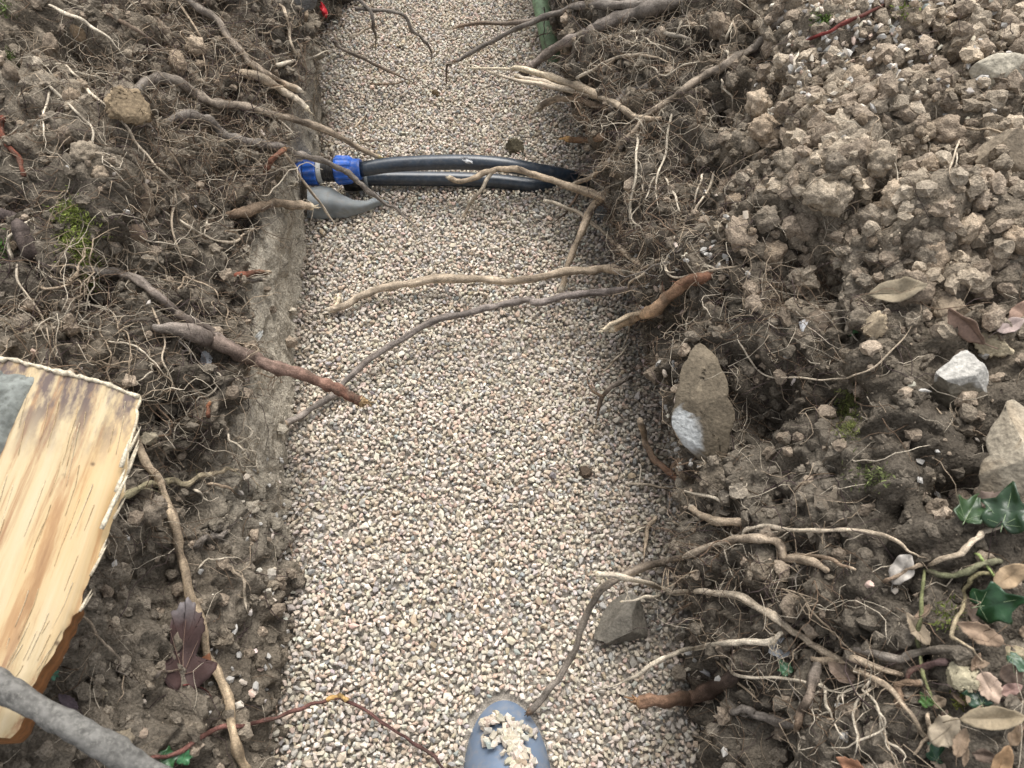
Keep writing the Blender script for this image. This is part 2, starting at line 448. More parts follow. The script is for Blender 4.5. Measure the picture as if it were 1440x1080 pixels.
def ico(sub):
    bm = bmesh.new(); bmesh.ops.create_icosphere(bm, subdivisions=sub, radius=1.0)
    V = np.array([v.co[:] for v in bm.verts]); Fc = np.array([[v.index for v in f.verts] for f in bm.faces]); bm.free()
    return V, Fc

def lump_proto(sub, seed, amp=.42, squash=(1.1, 1, .85)):
    V, Fc = ico(sub)
    f1, c1 = worley(V * 1.9 + seed * 7.7, seed)
    k = 1 + amp * fbm(V * 1.3 + seed * 3.1, 3, seed) + .9 * amp * (.5 - f1) + (.42 * fbm(V * 3.6 + seed, 2, seed + 5) if sub > 1 else 0)
    return V * k[:, None] * np.array(squash), Fc
LUMP = [lump_proto(2, 500 + k, .6) for k in range(14)]

# blue-grey pipe that dips into the gravel (needed now: the gravel lies round it)
PIPE_R = .056
pipe_tip = np.array(at(704, 1008, 0.0)); pipe_dir = np.array([.06, -math.cos(R(33)), math.sin(R(33))]); pipe_dir /= np.linalg.norm(pipe_dir)
pipe_up = np.array([0, 0, 1.0]) - pipe_dir * pipe_dir[2]; pipe_up /= np.linalg.norm(pipe_up)
pipe_o = pipe_tip - pipe_up * PIPE_R + np.array([.004, 0, .010])

def in_pipe(P, extra=.003):
    q = P - pipe_o; s = q @ pipe_dir
    return (np.linalg.norm(q - s[..., None] * pipe_dir, axis=-1) < PIPE_R + extra)

lx = np.interp(YS, [s[0] for s in LEFT], [s[1][0][0] for s in LEFT]); rx_ = np.interp(YS, [s[0] for s in RIGHT], [s[1][0][0] for s in RIGHT])
def gravel_points():
    cell = .0095; grid = {}
    P = []; Rr = []
    y0, y1 = .06, 2.45
    area = 0.66 * (y1 - y0); N = int(area / (.0066 ** 2) * 2.0)
    U = rng.random((N, 8)); rad = .0025 + .0021 * rng.random(N) ** 1.5 + .0022 * (rng.random(N) > .97)
    for i in range(N):
        yb = y0 + (y1 - y0) * U[i, 0]
        l = np_interp1(yb, 0) - .035; r = np_interp1(yb, 1) + .035
        xb = l + (r - l) * U[i, 1]; rr = rad[i]; best = None
        for k in range(3):
            x = xb + (U[i, 2 + k] - .5) * .03; y = yb + (U[i, 5 + k] - .5) * .03 if k else yb
            cx, cy = int(x // cell), int(y // cell); z = 0.0
            for a in (-1, 0, 1):
                for b in (-1, 0, 1):
                    g = grid.get((cx + a, cy + b))
                    if g:
                        for (qx, qy, qz, qr) in g:
                            d2 = (qx - x) ** 2 + (qy - y) ** 2; s = (qr + rr) * .93
                            if d2 < s * s:
                                zz = qz + math.sqrt(s * s - d2) * .72
                                if zz > z: z = zz
            if best is None or z < best[2]: best = (x, y, z)
        if best[2] > .0115: continue
        grid.setdefault((int(best[0] // cell), int(best[1] // cell)), []).append((best[0], best[1], best[2], rr))
        P.append(best); Rr.append(rr)
    return np.array(P), np.array(Rr)
_yl = np.linspace(-1, 4, 2000); _ll = np.interp(_yl, YS, lx).tolist(); _rr = np.interp(_yl, YS, rx_).tolist()
def np_interp1(y, s):
    k = int((y + 1) / 5 * 1999); return (_rr if s else _ll)[k]
gp, gr = gravel_points()
und = .006 * fbm(np.c_[gp[:, :2] * 6, np.zeros(len(gp))], 3, 90)
gp[:, 2] += und - .002
keep = ~(in_pipe(gp, .002) | in_pipe(gp - np.array([0, 0, .006]), .001) | in_pipe(gp - np.array([0, 0, .012]), .001))
gp, gr = gp[keep], gr[keep]

def pebble_colors(n):
    pal = np.array([[.56, .50, .42], [.60, .55, .48], [.48, .42, .34], [.43, .41, .385], [.33, .325, .315], [.52, .41, .335], [.66, .63, .57], [.22, .21, .20], [.42, .35, .26], [.57, .45, .38], [.30, .33, .32]])
    w = np.array([.30, .22, .13, .11, .04, .075, .05, .010, .035, .03, .006]); w /= w.sum()
    k = rng.choice(len(pal), n, p=w)
    return pal[k] * (pal[k] * 0 + np.array([1.0, .98, .945])) * (1 + rng.normal(0, .09, (n, 1))) * (1 + rng.normal(0, .025, (n, 3)))
gc = pebble_colors(len(gp))
# soil dirt along right wall and left foot; right side includes painted bank shade
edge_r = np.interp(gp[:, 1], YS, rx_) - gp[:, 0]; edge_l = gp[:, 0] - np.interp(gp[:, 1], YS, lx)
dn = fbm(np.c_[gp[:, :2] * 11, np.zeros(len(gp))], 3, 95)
dust_shade = np.clip(1 - edge_r / (.13 + .09 * dn), 0, 1) * .48 + np.clip(1 - edge_l / (.05 + .04 * dn), 0, 1) * .5 + np.clip(dn - .35, 0, 1) * .7
dust_shade = np.clip(dust_shade * (.5 + rng.random(len(gp))), 0, .8)[:, None]
gc = gc * (1 - dust_shade) + np.array([.15, .12, .09]) * dust_shade
# pebbles heaped on the pipe
pp = []
for k in range(240):
    y = random.uniform(1030, 1112); x = random.gauss(722 + (y - 1040) * .22, 9)
    if k < 46: x = random.uniform(676, 756); y = 1004 + abs(x - 700) * .45 + abs(random.gauss(0, 7))
    elif k < 56: x, y = random.gauss(692, 6), random.gauss(1042, 5)
    d = ray(x, y); o = CAM - pipe_o
    dd = d - (d @ pipe_dir) * pipe_dir; oo = o - (o @ pipe_dir) * pipe_dir
    a, b, c = dd @ dd, 2 * dd @ oo, oo @ oo - (PIPE_R + .004) ** 2
    disc = b * b - 4 * a * c
    if disc < 0: continue
    q = CAM + d * ((-b - math.sqrt(disc)) / (2 * a))
    if q[2] < .002: continue
    pp.append(q + np.array([0, 0, random.choice((0, 0, .004, .007))]))
pp = np.array(pp); ppr = .0042 + .0018 * rng.random(len(pp))
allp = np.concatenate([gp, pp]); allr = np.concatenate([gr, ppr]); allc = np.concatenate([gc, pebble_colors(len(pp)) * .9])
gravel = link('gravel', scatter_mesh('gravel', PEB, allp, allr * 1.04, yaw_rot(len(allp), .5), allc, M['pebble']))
tag(gravel, 'cream and grey pea gravel covering the trench floor', 'gravel', kind='stuff')

# ------------------------------------------------------------------ visible bank points for scattering
def visible(Q, col, clay):
    p = Q.reshape(-1, 3); n = grid_normals(Q).reshape(-1, 3)
    X, Y, z = project(p)
    face = (n * (CAM - p)).sum(1) > 0
    vv = np.tile(VS, len(YS))
    du = np.linalg.norm(np.gradient(Q, axis=0), axis=-1).ravel(); dv = np.linalg.norm(np.gradient(Q, axis=1), axis=-1).ravel()
    m = (X > -160) & (X < 1600) & (Y > -160) & (Y < 1240) & (vv > .25) & (p[:, 2] > -.002)
    area = np.clip(du * dv, 0, 4e-4)
    return p[m], n[m], X[m], Y[m], area[m], col[m], clay[m]
VL, VR = visible(QL, colL, clayL), visible(QR, colR, clayR)

def pick(Vw, n, w):
    pr = Vw[4] * w; pr = pr / pr.sum()
    return rng.choice(len(pr), n, p=pr)

def crumbs(name, Vw, n, w, smin, smax, power, tint, label, light=.35, pal=None, mat='crumb', protos=CRU):
    i = pick(Vw, n, w)
    s = smin + (smax - smin) * rng.random(n) ** power
    pos = Vw[0][i] + Vw[1][i] * (s * .35)[:, None] + rng.normal(0, .0015, (n, 3))
    if pal is None:
        c = Vw[5][i] * (.8 + .7 * rng.random((n, 1))) * tint
        li = rng.random(n) < light
        c[li] = np.array([.275, .222, .168]) * (.65 + .7 * rng.random((li.sum(), 1)))
    else:
        c = pal(n)
    if mat == 'crumb':
        big = s > .0042
        W = scatter_join([(CRU, ~big), (LUMP, big)], pos, s, rand_rot(n), c)
        return tag(link(name, np_mesh(name, W[0], [W[1]], W[2], False, M[mat])), label, 'soil', kind='stuff')
    return tag(link(name, scatter_mesh(name, protos, pos, s, rand_rot(n), c, M[mat])), label, 'soil' if mat == 'crumb' else 'gravel', kind='stuff')

wl_ = 1 - .85 * VL[6]
crumbs('soil_crumbs', VL, 17500, wl_, .0007, .0100, 7.0, 1.15, 'loose brown soil crumbs on the left side of the trench', .16)
spoil = np.clip((VR[2] - 1000) / 120, 0, 1) * np.clip((470 - VR[3]) / 120, 0, 1) + np.clip((VR[2] - 1240) / 60, 0, 1) * np.clip((560 - VR[3]) / 60, 0, 1) * .6
wr_ = (1 - .9 * VR[6]) * (.05 + spoil)
crumbs('spoil_crumbs', VR, 12500, wr_, .0009, .0130, 5.0, 1.3, 'loose pale brown crumbs of the spoil heap on the right bank', .42)
crumbs('soil_crumbs', VR, 14500, (1 - .9 * VR[6]) * (1.15 - np.clip(spoil, 0, 1)), .0007, .0105, 7.5, 1.15, 'loose dark soil crumbs on the right side of the trench', .18)
# spilt gravel on the right bank
def pale_pal(n):
    c = pebble_colors(n); m = rng.random(n) < .55
    c[m] = np.array([.47, .45, .415]) * (.75 + .3 * rng.random((m.sum(), 1)))
    return c
def blob(V, x, y, s): return np.exp(-((V[2] - x) ** 2 + (V[3] - y) ** 2) / (s * s))
wp = (blob(VR, 1190, 70, 60) * 2.2 + blob(VR, 1130, 60, 50) * 1.6 + blob(VR, 1290, 20, 90) * 2.0 + blob(VR, 1250, 90, 60) * .5 + blob(VR, 1350, 130, 60) * .25 + blob(VR, 1090, 155, 25) * .6 + blob(VR, 1010, 330, 35) * 1.2
      + blob(VR, 990, 350, 30) * .6 + blob(VR, 1330, 610, 30) * .4 + blob(VR, 925, 400, 40) * .4 + blob(VR, 970, 950, 30) * 1.0 + blob(VR, 920, 620, 50) * 1.4 + blob(VR, 930, 560, 40) + .012)
crumbs('spilt_gravel', VR, 1200, wp, .0032, .0068, 1.6, 1, 'pale spilt gravel strewn over the right bank', pal=pale_pal, mat='pebble', protos=PEB)
wq = blob(VL, 370, 690, 40) + blob(VL, 385, 800, 40) * .8 + blob(VL, 330, 900, 60) * .5 + blob(VL, 360, 960, 40) + blob(VL, 200, 860, 90) * .12 + .012
crumbs('spilt_gravel', VL, 150, wq, .003, .0062, 1.6, 1, 'pale spilt gravel strewn over the left bank foot', pal=pale_pal, mat='pebble', protos=PEB)

# ------------------------------------------------------------------ roots and sticks
def catmull(P, per):
    P = np.asarray(P, float); n = len(P)
    if n == 2: return np.linspace(P[0], P[1], per + 1)
    E = np.vstack([2 * P[0] - P[1], P, 2 * P[-1] - P[-2]]); out = []
    for i in range(n - 1):
        p0, p1, p2, p3 = E[i:i + 4]
        for t in np.linspace(0, 1, per, endpoint=False):
            out.append(.5 * (2 * p1 + (p2 - p0) * t + (2 * p0 - 5 * p1 + 4 * p2 - p3) * t * t + (3 * p1 - p0 - 3 * p2 + p3) * t ** 3))
    out.append(P[-1])
    return np.array(out)

def tube(P, rad, k):
    """tube along P with radii; returns verts, quads and tri caps"""
    P = np.asarray(P, float); n = len(P)
    T = np.gradient(P, axis=0); T /= np.linalg.norm(T, axis=1, keepdims=True) + 1e-12
    a = np.array([0, 0, 1.0]) if abs(T[0, 2]) < .9 else np.array([1.0, 0, 0])
    N = np.zeros_like(P); v = a - T[0] * (a @ T[0]); N[0] = v / np.linalg.norm(v)
    for i in range(1, n):
        v = N[i - 1] - T[i] * (N[i - 1] @ T[i]); N[i] = v / (np.linalg.norm(v) + 1e-12)
    B = np.cross(T, N)
    th = np.arange(k) / k * 2 * np.pi
    rad = np.asarray(rad)
    if rad.ndim == 1: rad = rad[:, None]
    V = P[:, None] + rad[..., None] * (N[:, None] * np.cos(th)[None, :, None] + B[:, None] * np.sin(th)[None, :, None])
    V = V.reshape(-1, 3)
    i = np.arange((n - 1) * k).reshape(n - 1, k); j = np.roll(i, -1, axis=1)
    Q = np.stack([i, j, j + k, i + k], -1).reshape(-1, 4)
    c0, c1 = len(V), len(V) + 1
    V = np.vstack([V, P[0], P[-1]])
    r0 = np.arange(k); r1 = r0 + (n - 1) * k
    Tt = np.vstack([np.stack([np.roll(r0, -1), r0, np.full(k, c0)], 1), np.stack([r1, np.roll(r1, -1), np.full(k, c1)], 1)])
    return V, Q, Tt

class Tubes:
    def __init__(s): s.V, s.Q, s.T, s.C, s.n = [], [], [], [], 0
    def add(s, P, rad, k, col):
        V, Q, T = tube(P, rad, k)
        col = np.asarray(col, float)
        if col.ndim == 1: c = np.repeat(col[None], len(V), 0)
        elif col.ndim == 3: c = np.vstack([col.reshape(-1, 3), col[:1].mean(1), col[-1:].mean(1)])
        else: c = np.vstack([np.repeat(col, k, 0), col[:1], col[-1:]])
        s.V.append(V); s.Q.append(Q + s.n); s.T.append(T + s.n); s.C.append(c); s.n += len(V)
    def mesh(s, name, mat): return np_mesh(name, np.concatenate(s.V), [np.concatenate(s.Q), np.concatenate(s.T)], np.concatenate(s.C), True, mat)

TAN, GREY, PALE, RED, ORANGE, DARK = (.36, .285, .205), (.195, .17, .145), (.50, .435, .34), (.14, .065, .045), (.29, .175, .10), (.065, .05, .042)
CREAM, BROWN, GREEN, MAROON, PURPLE = (.60, .51, .37), (.17, .118, .08), (.15, .155, .075), (.12, .05, .04), (.085, .062, .058)

def path3d(pts, r, per=7, wob=.0030, lift=.5):
    """photo points -> 3-D polyline: (x, y) lies on the soil or gravel there, (x, y, h) hangs h metres over the gravel"""
    P = []
    for p in pts:
        if len(p) == 3: P.append(np.array(at(*p)))
        else:
            q, n, _ = hit(*p); P.append(q + n * ((r * lift + .006) if P and p is not pts[-1] else -.010 if not P else r * .3 + .002))
    D = catmull(P, per)
    n = len(D); ph = rng.uniform(0, 50, 3)
    s = np.linspace(0, 1, n)[:, None] * n * .42
    w = np.stack([vnoise(np.c_[s + ph[c], s * 0, s * 0], 3 + c) for c in range(3)], 1)
    D[1:-1] += (w * wob)[1:-1]
    for i in range(1, n - 1):                       # do not let the middle sink into a lump of soil
        X, Y, z = project(D[i]); q, nn, zs = hit(float(X), float(Y))
        if z > zs - .5 * r - .011 and z - zs < .12: D[i] = CAM + (D[i] - CAM) * ((zs - .5 * r - .011) / z)
    for _ in range(3): D[1:-1] = D[1:-1] * .5 + (D[:-2] + D[2:]) * .25
    for i in range(2, n - 1):
        X, Y, z = project(D[i]); q, nn, zs = hit(float(X), float(Y))
        if z > zs - .002 and z - zs < .12: D[i] = CAM + (D[i] - CAM) * ((zs - .002) / z)
    D[1:-1] = D[1:-1] * .5 + (D[:-2] + D[2:]) * .25
    return D

ROOTLETS = Tubes()
def rootlets(D, r, count, col):
    for _ in range(count):
        i = random.randrange(2, len(D) - 2); p = D[i].copy()
        d = rng.normal(size=3); d[2] -= .4; d /= np.linalg.norm(d)
        pts = [p]; L = random.uniform(.015, .06); m = 7
        for k in range(m):
            d = d + rng.normal(0, .45, 3) + np.array([0, 0, -.12]); d /= np.linalg.norm(d)
            p = p + d * L / m; pts.append(p.copy())
        ROOTLETS.add(pts, np.linspace(max(.0006, r * .12), .0003, m + 1), 4, np.array(col) * random.uniform(.7, 1.2))

def root_mesh(lines, hairs=0, fat=1.0):
    """lines: list of (pts, r0, r1, col0, col1, tip colour or None)"""
    tb = Tubes()
    for (pts, r0, r1, c0, c1, tip) in lines:
        D = path3d(pts, (r0 + r1) / 2 * .001, 9); n = len(D)
        f_ = float(np.clip(project(D)[2].mean() * 1.0, .88, 1.35)) * fat
        r0, r1 = r0 * f_, r1 * f_
        t = np.linspace(0, 1, n)
        k = 14 if max(r0, r1) > 3.2 else 8 if max(r0, r1) > 1.8 else 5
        rad = (r0 + (r1 - r0) * t) * .001
        ph = rng.uniform(0, 90)
        rad = rad * (1 + .22 * vnoise(np.c_[t * n * .35 + ph, t * 0, t * 0], 5))
        R2 = np.repeat(rad[:, None], k, 1)
        if k > 5:
            a = np.arange(k) / k * 2 * np.pi
            R2 = R2 * (1 + .10 * np.stack([vnoise(np.c_[t * n * 1.1 + ph, np.full(n, math.cos(x) * 3), np.full(n, math.sin(x) * 3)], 18) for x in a], 1)) * (1 + .16 * np.stack([vnoise(np.c_[t * n * .5 + ph, np.full(n, math.cos(x) * 1.2), np.full(n, math.sin(x) * 1.2)], 8) for x in a], 1))
        if len(pts[0]) == 2: R2 = R2 * np.clip(.5 + t * 5, .5, 1)[:, None]
        if tip == 'fine': R2 = R2 * np.clip((1.02 - t) * 3, .25, 1)[:, None]
        elif tip is not None: R2 = R2 * (1.12 - .3 * t)[:, None]; R2[-1] *= .72
        col = np.array(c0)[None] * (1 - t[:, None]) + np.array(c1)[None] * t[:, None]
        col = col * (1 + .3 * vnoise(np.c_[t * n * .4 + ph + 9, t * 0, t * 0], 6))[:, None]
        if tip is not None and tip != 'fine': col[-2:] = tip
        if k > 5:
            a = np.arange(k) / k * 2 * np.pi
            st = np.stack([vnoise(np.c_[t * n * .30 + ph, np.full(n, math.cos(x) * 4.5), np.full(n, math.sin(x) * 4.5)], 28) for x in a], 1)
            dp = np.stack([fbm(np.c_[t * n * .16 + ph, np.full(n, math.cos(x) * .8), np.full(n, math.sin(x) * .8)], 3, 38) for x in a], 1)
            C3 = col[:, None, :] * (1 + .42 * st)[..., None]
            soil_ = np.clip(dp * 2.6 - .45, 0, .6)[..., None]
            C3 = C3 * (1 - soil_) + np.array([.085, .066, .05]) * soil_
            if tip is not None and tip != 'fine': C3[-2:] = np.array(tip) * (1 + .3 * st[-2:])[..., None]
            tb.add(D, R2, k, C3)
        else: tb.add(D, R2, k, col)
        if hairs: rootlets(D, r0 * .001, hairs, np.array(c0) * .9)
        if tip is not None and tip != 'fine' and max(r0, r1) > 4:      # torn fibres
            d = D[-1] - D[-3]; d /= np.linalg.norm(d) + 1e-9
            for _ in range(5):
                e = D[-1] + (d * random.uniform(.6, 1.8) + rng.normal(0, .35, 3)) * r1 * .001
                tb.add([D[-2] + rng.normal(0, .3, 3) * r1 * .001, e], [r1 * .00032, r1 * .0001], 4, np.array(tip) * random.uniform(.7, 1.1))
    return tb.mesh('root', M['root'])

def root(label, lines, hairs=0, name='root', cat='root', group=None, fat=1.0):
    return tag(link(name, root_mesh(lines, hairs, fat)), label, cat, group)

def L(pts, r0, r1, c0, c1=None, tip=None): return (pts, r0, r1, c0, c1 if c1 is not None else c0, tip)

# --- right bank, lower
root('thick pale root arching from the right bank down onto the gravel by a grey stone', [
    L([(1170, 796), (1150, 799), (1115, 786), (1085, 766), (1050, 760), (1010, 770), (960, 789), (925, 795), (880, 809, .17), (845, 832, .15), (820, 877, .10), (800, 932, .06), (775, 967, .035), (742, 1004, .014)], 4.4, 5.2, TAN, GREY, BROWN),
    L([(1110, 782), (1130, 790), (1170, 795), (1205, 802)], 3, 2, TAN, BROWN, TAN)], 5)
root('long pale thin root looping up the right bank towards the ivy stems', [L([(1032, 766), (1065, 746), (1120, 741), (1180, 743), (1240, 755), (1280, 770), (1308, 786)], 3, 2, PALE, TAN, 'fine')], 3)
root('pale forked root with a splintered end reaching over the grey stone on the gravel', [
    L([(1268, 955), (1215, 940), (1175, 926), (1140, 913), (1110, 884), (1070, 859), (1020, 840), (960, 830), (925, 829), (880, 812, .185), (838, 806, .18)], 4.2, 4.8, TAN, PALE, CREAM),
    L([(930, 833), (905, 841, .17), (872, 846, .16)], 2.5, 1.5, PALE, PALE, CREAM)], 8)
root('long root running down the right bank below the forked pale root', [L([(1138, 912), (1190, 926), (1222, 952), (1265, 992), (1300, 1036)], 4, 3, TAN, TAN, CREAM)], 5)
root('slim pale root reaching sideways over the gravel towards the blue pipe', [L([(1112, 893), (1075, 898), (1030, 903), (985, 909), (940, 923, .11), (900, 946, .08), (850, 970, .045), (806, 976, .03)], 4, 2.2, PALE, PALE, 'fine')], 6)
root('white thread root branching downwards below the forked pale root', [
    L([(1218, 944), (1222, 975), (1240, 1000), (1245, 1032), (1262, 1080)], 1.8, 1.2, PALE, PALE, 'fine'), L([(1221, 960), (1207, 1000), (1212, 1040), (1200, 1085)], 1.6, 1, PALE, PALE, 'fine'),
    L([(1224, 978), (1243, 1010), (1205, 1048), (1160, 1050)], 1.3, .8, PALE, PALE, 'fine'), L([(1244, 1010), (1238, 1040), (1268, 1060), (1275, 1085)], 1.3, .8, PALE, PALE, 'fine'), L([(1215, 950), (1195, 985), (1190, 1000)], 1.3, .8, PALE, PALE, 'fine')])
root('pale kinked root over the dark hollow beside the torn orange stub', [L([(1008, 923), (1035, 940), (1100, 952), (1140, 967), (1160, 976), (1163, 1000), (1180, 1030), (1197, 1040)], 2.3, 1.5, PALE, PALE, 'fine'), L([(1018, 932), (1045, 965), (1075, 990)], 2, 1.4, TAN, TAN, 'fine')], 3)
root('dark upright root stub with peeling bark on the lower right bank', [L([(1152, 925), (1141, 960), (1131, 1000), (1124, 1030)], 5.5, 5, GREY, BROWN, TAN)], 4)
root('grey frayed root stub pointing to the gravel below the orange stub', [L([(1126, 1010), (1080, 1001), (1050, 998), (1028, 997)], 6, 5, GREY, GREY, (.36, .3, .24))], 6)
root('torn orange root stub jutting from the right bank over the gravel', [L([(1045, 948), (1000, 974), (965, 985), (930, 986, .11), (896, 986, .11)], 9, 9, DARK, (.21, .125, .08), ORANGE)], 3)
root('dark grey stick lying across the leaf litter on the right bank', [L([(1205, 909), (1260, 918), (1310, 915), (1358, 910)], 4.5, 5, GREY, (.13, .11, .085), GREY)], 1, 'stick', 'stick')
root('straight tan twig leaning beside the green ivy stem', [L([(1302, 988), (1292, 1030), (1285, 1060)], 2, 2, TAN, TAN, CREAM)], 0, 'twig', 'twig')
root('bent brown root stub in the leaf litter beside the ivy stem', [L([(1265, 990), (1271, 970), (1300, 957)], 4, 4, BROWN, BROWN, PALE)], 2)
root('dark purple root lying under the forked pale root', [L([(1330, 925), (1300, 945), (1270, 962)], 4, 2, PURPLE, MAROON, 'fine')])
def ivy(label, lines): return root(label, lines, 0, 'ivy_vine', 'ivy')
ivy('green ivy stem hanging straight down the right bank', [L([(1298, 800), (1298, 860), (1300, 900), (1310, 945), (1318, 985), (1342, 1010)], 2.2, 1.7, GREEN, GREEN, 'fine')])
ivy('hooked tan ivy stem below the green ivy leaves', [L([(1396, 805), (1366, 808), (1350, 835), (1345, 870), (1338, 890), (1360, 915), (1387, 937)], 2.6, 1.6, (.27, .24, .13), TAN, 'fine')])
ivy('pale ivy runner passing between the ivy leaves', [L([(1298, 795), (1340, 780), (1370, 757), (1400, 748), (1450, 734)], 3, 3, TAN, PALE), L([(1240, 822), (1270, 808), (1298, 795)], 2.2, 2.6, BROWN, TAN)])
ivy('mossy green ivy branch lying under the pale runner', [L([(1299, 806), (1340, 800), (1375, 793), (1405, 789)], 3.2, 3.2, (.13, .135, .075), (.18, .17, .11))])
ivy('light green leaf stalk of the ivy', [L([(1372, 784), (1388, 798), (1405, 815)], 1.5, 1.5, (.3, .36, .14), (.3, .36, .14))])
# --- right bank, middle
root('splintered cream and orange root end poking from the right bank above a slab', [L([(1000, 380), (978, 395), (948, 419), (915, 438, .2), (885, 450, .19), (856, 462, .185)], 7, 9, (.15, .07, .045), (.48, .35, .22), CREAM), L([(960, 408), (920, 432, .21), (880, 448, .2), (848, 465, .185)], 3, 4, ORANGE, CREAM, CREAM)], 4)
root('long thin root sagging in a bow across the right bank below a curled leaf', [L([(1033, 468), (1050, 500), (1085, 525), (1130, 532), (1190, 530), (1230, 510), (1270, 470), (1292, 442)], 1.3, 1.2, PALE, TAN, 'fine')], 3)
root('bent brown root beside the slab standing in the right bank', [L([(900, 592, .10), (906, 622), (916, 646), (936, 666), (956, 678)], 3.5, 4.5, TAN, (.2, .1, .06))], 1)
root('tan cut root stub just below the slab in the right bank', [L([(1040, 738), (1015, 733), (990, 722), (972, 712)], 5, 5, TAN, TAN, PALE)], 2)
root('straight pale root below the slab in the right bank', [L([(1030, 718), (985, 697), (940, 690)], 2, 2, PALE, PALE, 'fine')])
root('forked thin root lying on the gravel foot beside the bent brown root', [L([(948, 684), (900, 683), (868, 682, .03)], 1.8, 1.3, TAN, PALE, 'fine'), L([(900, 683), (901, 648)], 1.4, 1, PALE, PALE, 'fine')])
root('tan root hanging from the right wall onto the gravel opposite the frayed red root', [L([(890, 525), (868, 540, .1), (850, 555, .07), (842, 575, .045), (838, 605, .02)], 3.5, 2, GREY, BROWN, 'fine'), L([(848, 558, .07), (832, 548, .06), (826, 530, .05)], 1.5, 1, BROWN, BROWN, 'fine')], 5)
root('thin dark root draped over gravel foot of the right wall', [L([(885, 480), (872, 500, .08), (858, 515, .05), (842, 530, .02)], 1.8, 1, PALE, TAN, 'fine'), L([(880, 440), (885, 470), (872, 495)], 1.5, 1.2, TAN, TAN, 'fine')])
root('root hanging over the grey stone on the gravel', [L([(925, 722), (912, 745), (908, 765), (905, 790, .06)], 3, 2.4, TAN, TAN, 'fine'), L([(912, 738), (880, 752, .06)], 2, 1.2, PALE, PALE, 'fine')])
# --- right bank, upper
root('long kinked tan root running from the spoil down to the black pipes', [L([(1115, 18), (1085, 45), (1060, 70), (1030, 85), (1015, 98), (985, 120), (950, 138), (912, 160), (895, 182), (870, 207, .20), (845, 240, .16), (802, 262, .10)], 5, 4, GREY, TAN, CREAM)], 8)
root('pale forked root curling over the two black pipes', [L([(862, 283), (820, 268, .13), (780, 256, .115), (740, 241, .105), (705, 237, .10), (680, 245, .09), (650, 255, .085), (631, 250, .085)], 5, 4, TAN, TAN, CREAM), L([(694, 239, .095), (678, 265, .07), (660, 290, .035), (650, 306, .016)], 3.5, 2.5, PALE, TAN, PALE)], 3)
root('straight pale root sloping across the gravel below the black pipes', [L([(765, 282, .05), (800, 292, .06), (832, 312, .08), (870, 346, .09), (907, 377)], 2.2, 3.2, PALE, TAN)], 2)
root('stout brown root slanting from the right wall over the gravel below the pipes', [L([(856, 258), (836, 290, .12), (820, 322, .09), (803, 362, .06), (787, 412, .02)], 5.5, 4.5, TAN, TAN, PALE)], 2)
root('short dark root over the gravel near the pipe ends', [L([(816, 268, .07), (796, 300, .04), (775, 315, .02)], 2.2, 1.4, BROWN, DARK, 'fine')])
root('thick grey root with a torn pale tip above the splintered bundle', [L([(960, -10), (930, 6), (880, 24), (850, 37), (830, 45, .27), (797, 59, .25), (763, 81, .22), (745, 96, .2), (728, 110, .19)], 8, 7.5, GREY, (.23, .19, .16), (.5, .33, .16))], 8)
root('long grey root stretching far over the gravel at the top of the trench', [L([(935, -2), (880, 8), (840, 10), (800, 13, .29), (760, 26, .26), (713, 47, .21), (667, 72, .15), (637, 88, .12)], 6, 3.5, GREY, GREY, BROWN), L([(640, 86, .12), (630, 93, .1), (627, 127, .05)], 2.5, 2, GREY, BROWN, 'fine')], 5)
root('short grey root lying level above the long grey root', [L([(770, 24, .2), (733, 32, .17), (670, 33, .12), (637, 40, .10)], 4, 3.4, GREY, BROWN, TAN)])
root('long pale root running sideways past the splintered bundle', [L([(932, 167), (897, 163), (863, 147), (830, 133, .26), (780, 123, .23), (733, 115, .20), (693, 103, .17), (657, 90, .14), (607, 90, .11)], 4.2, 1.8, TAN, PALE, 'fine')], 4)
root('bundle of split pale root fibres over the gravel', [L([(850, 138), (800, 118, .24), (763, 104, .22), (722, 95, .20)], 5, 5, TAN, CREAM, CREAM), L([(845, 142), (795, 124, .235), (755, 112, .215), (725, 106, .2)], 4, 3.5, TAN, PALE, CREAM), L([(820, 128), (780, 112, .225), (735, 99, .2), (660, 96, .17)], 3, 2, PALE, CREAM, CREAM)])
root('blunt tan root end beside the splintered bundle', [L([(858, 160), (833, 147, .23), (807, 138, .21), (772, 143, .18), (752, 156, .165)], 4.5, 5, BROWN, TAN, CREAM)], 2)
root('grey root branching up from the long pale root', [L([(858, 148), (880, 130), (912, 121)], 5, 4, GREY, GREY)], 3)
root('thin pale root sweeping up the right bank under the thick grey root', [L([(806, 112, .22), (840, 95, .27), (880, 79), (915, 78), (950, 92)], 2.4, 1.8, PALE, TAN, 'fine')], 4)
root('torn orange root end near the far side of the black pipes', [L([(850, 192), (825, 196, .12), (795, 195, .10)], 5, 6, BROWN, ORANGE, (.5, .3, .13))], 1)
root('pale root hanging plumb from the right bank beside the black pipes', [L([(897, 182), (898, 233), (890, 293), (893, 334)], 1.9, 1.6, PALE, PALE, 'fine')], 3)
root('pale root hanging from the long kinked root down the right bank', [L([(943, 143), (934, 207), (922, 262), (930, 300)], 1.6, 1.2, PALE, PALE, 'fine'), L([(926, 240), (918, 268), (905, 285)], 1.2, .8, PALE, PALE, 'fine')], 2)
root('twin pale roots hanging down the right bank', [L([(1003, 240), (997, 262), (977, 296), (967, 320), (955, 342)], 1.6, 1.8, PALE, TAN, 'fine'), L([(987, 240), (985, 262), (975, 297)], 1.4, 1.4, PALE, PALE, 'fine'), L([(936, 244), (942, 272), (950, 295), (958, 303)], 1.5, 1.2, PALE, PALE, 'fine')], 2)
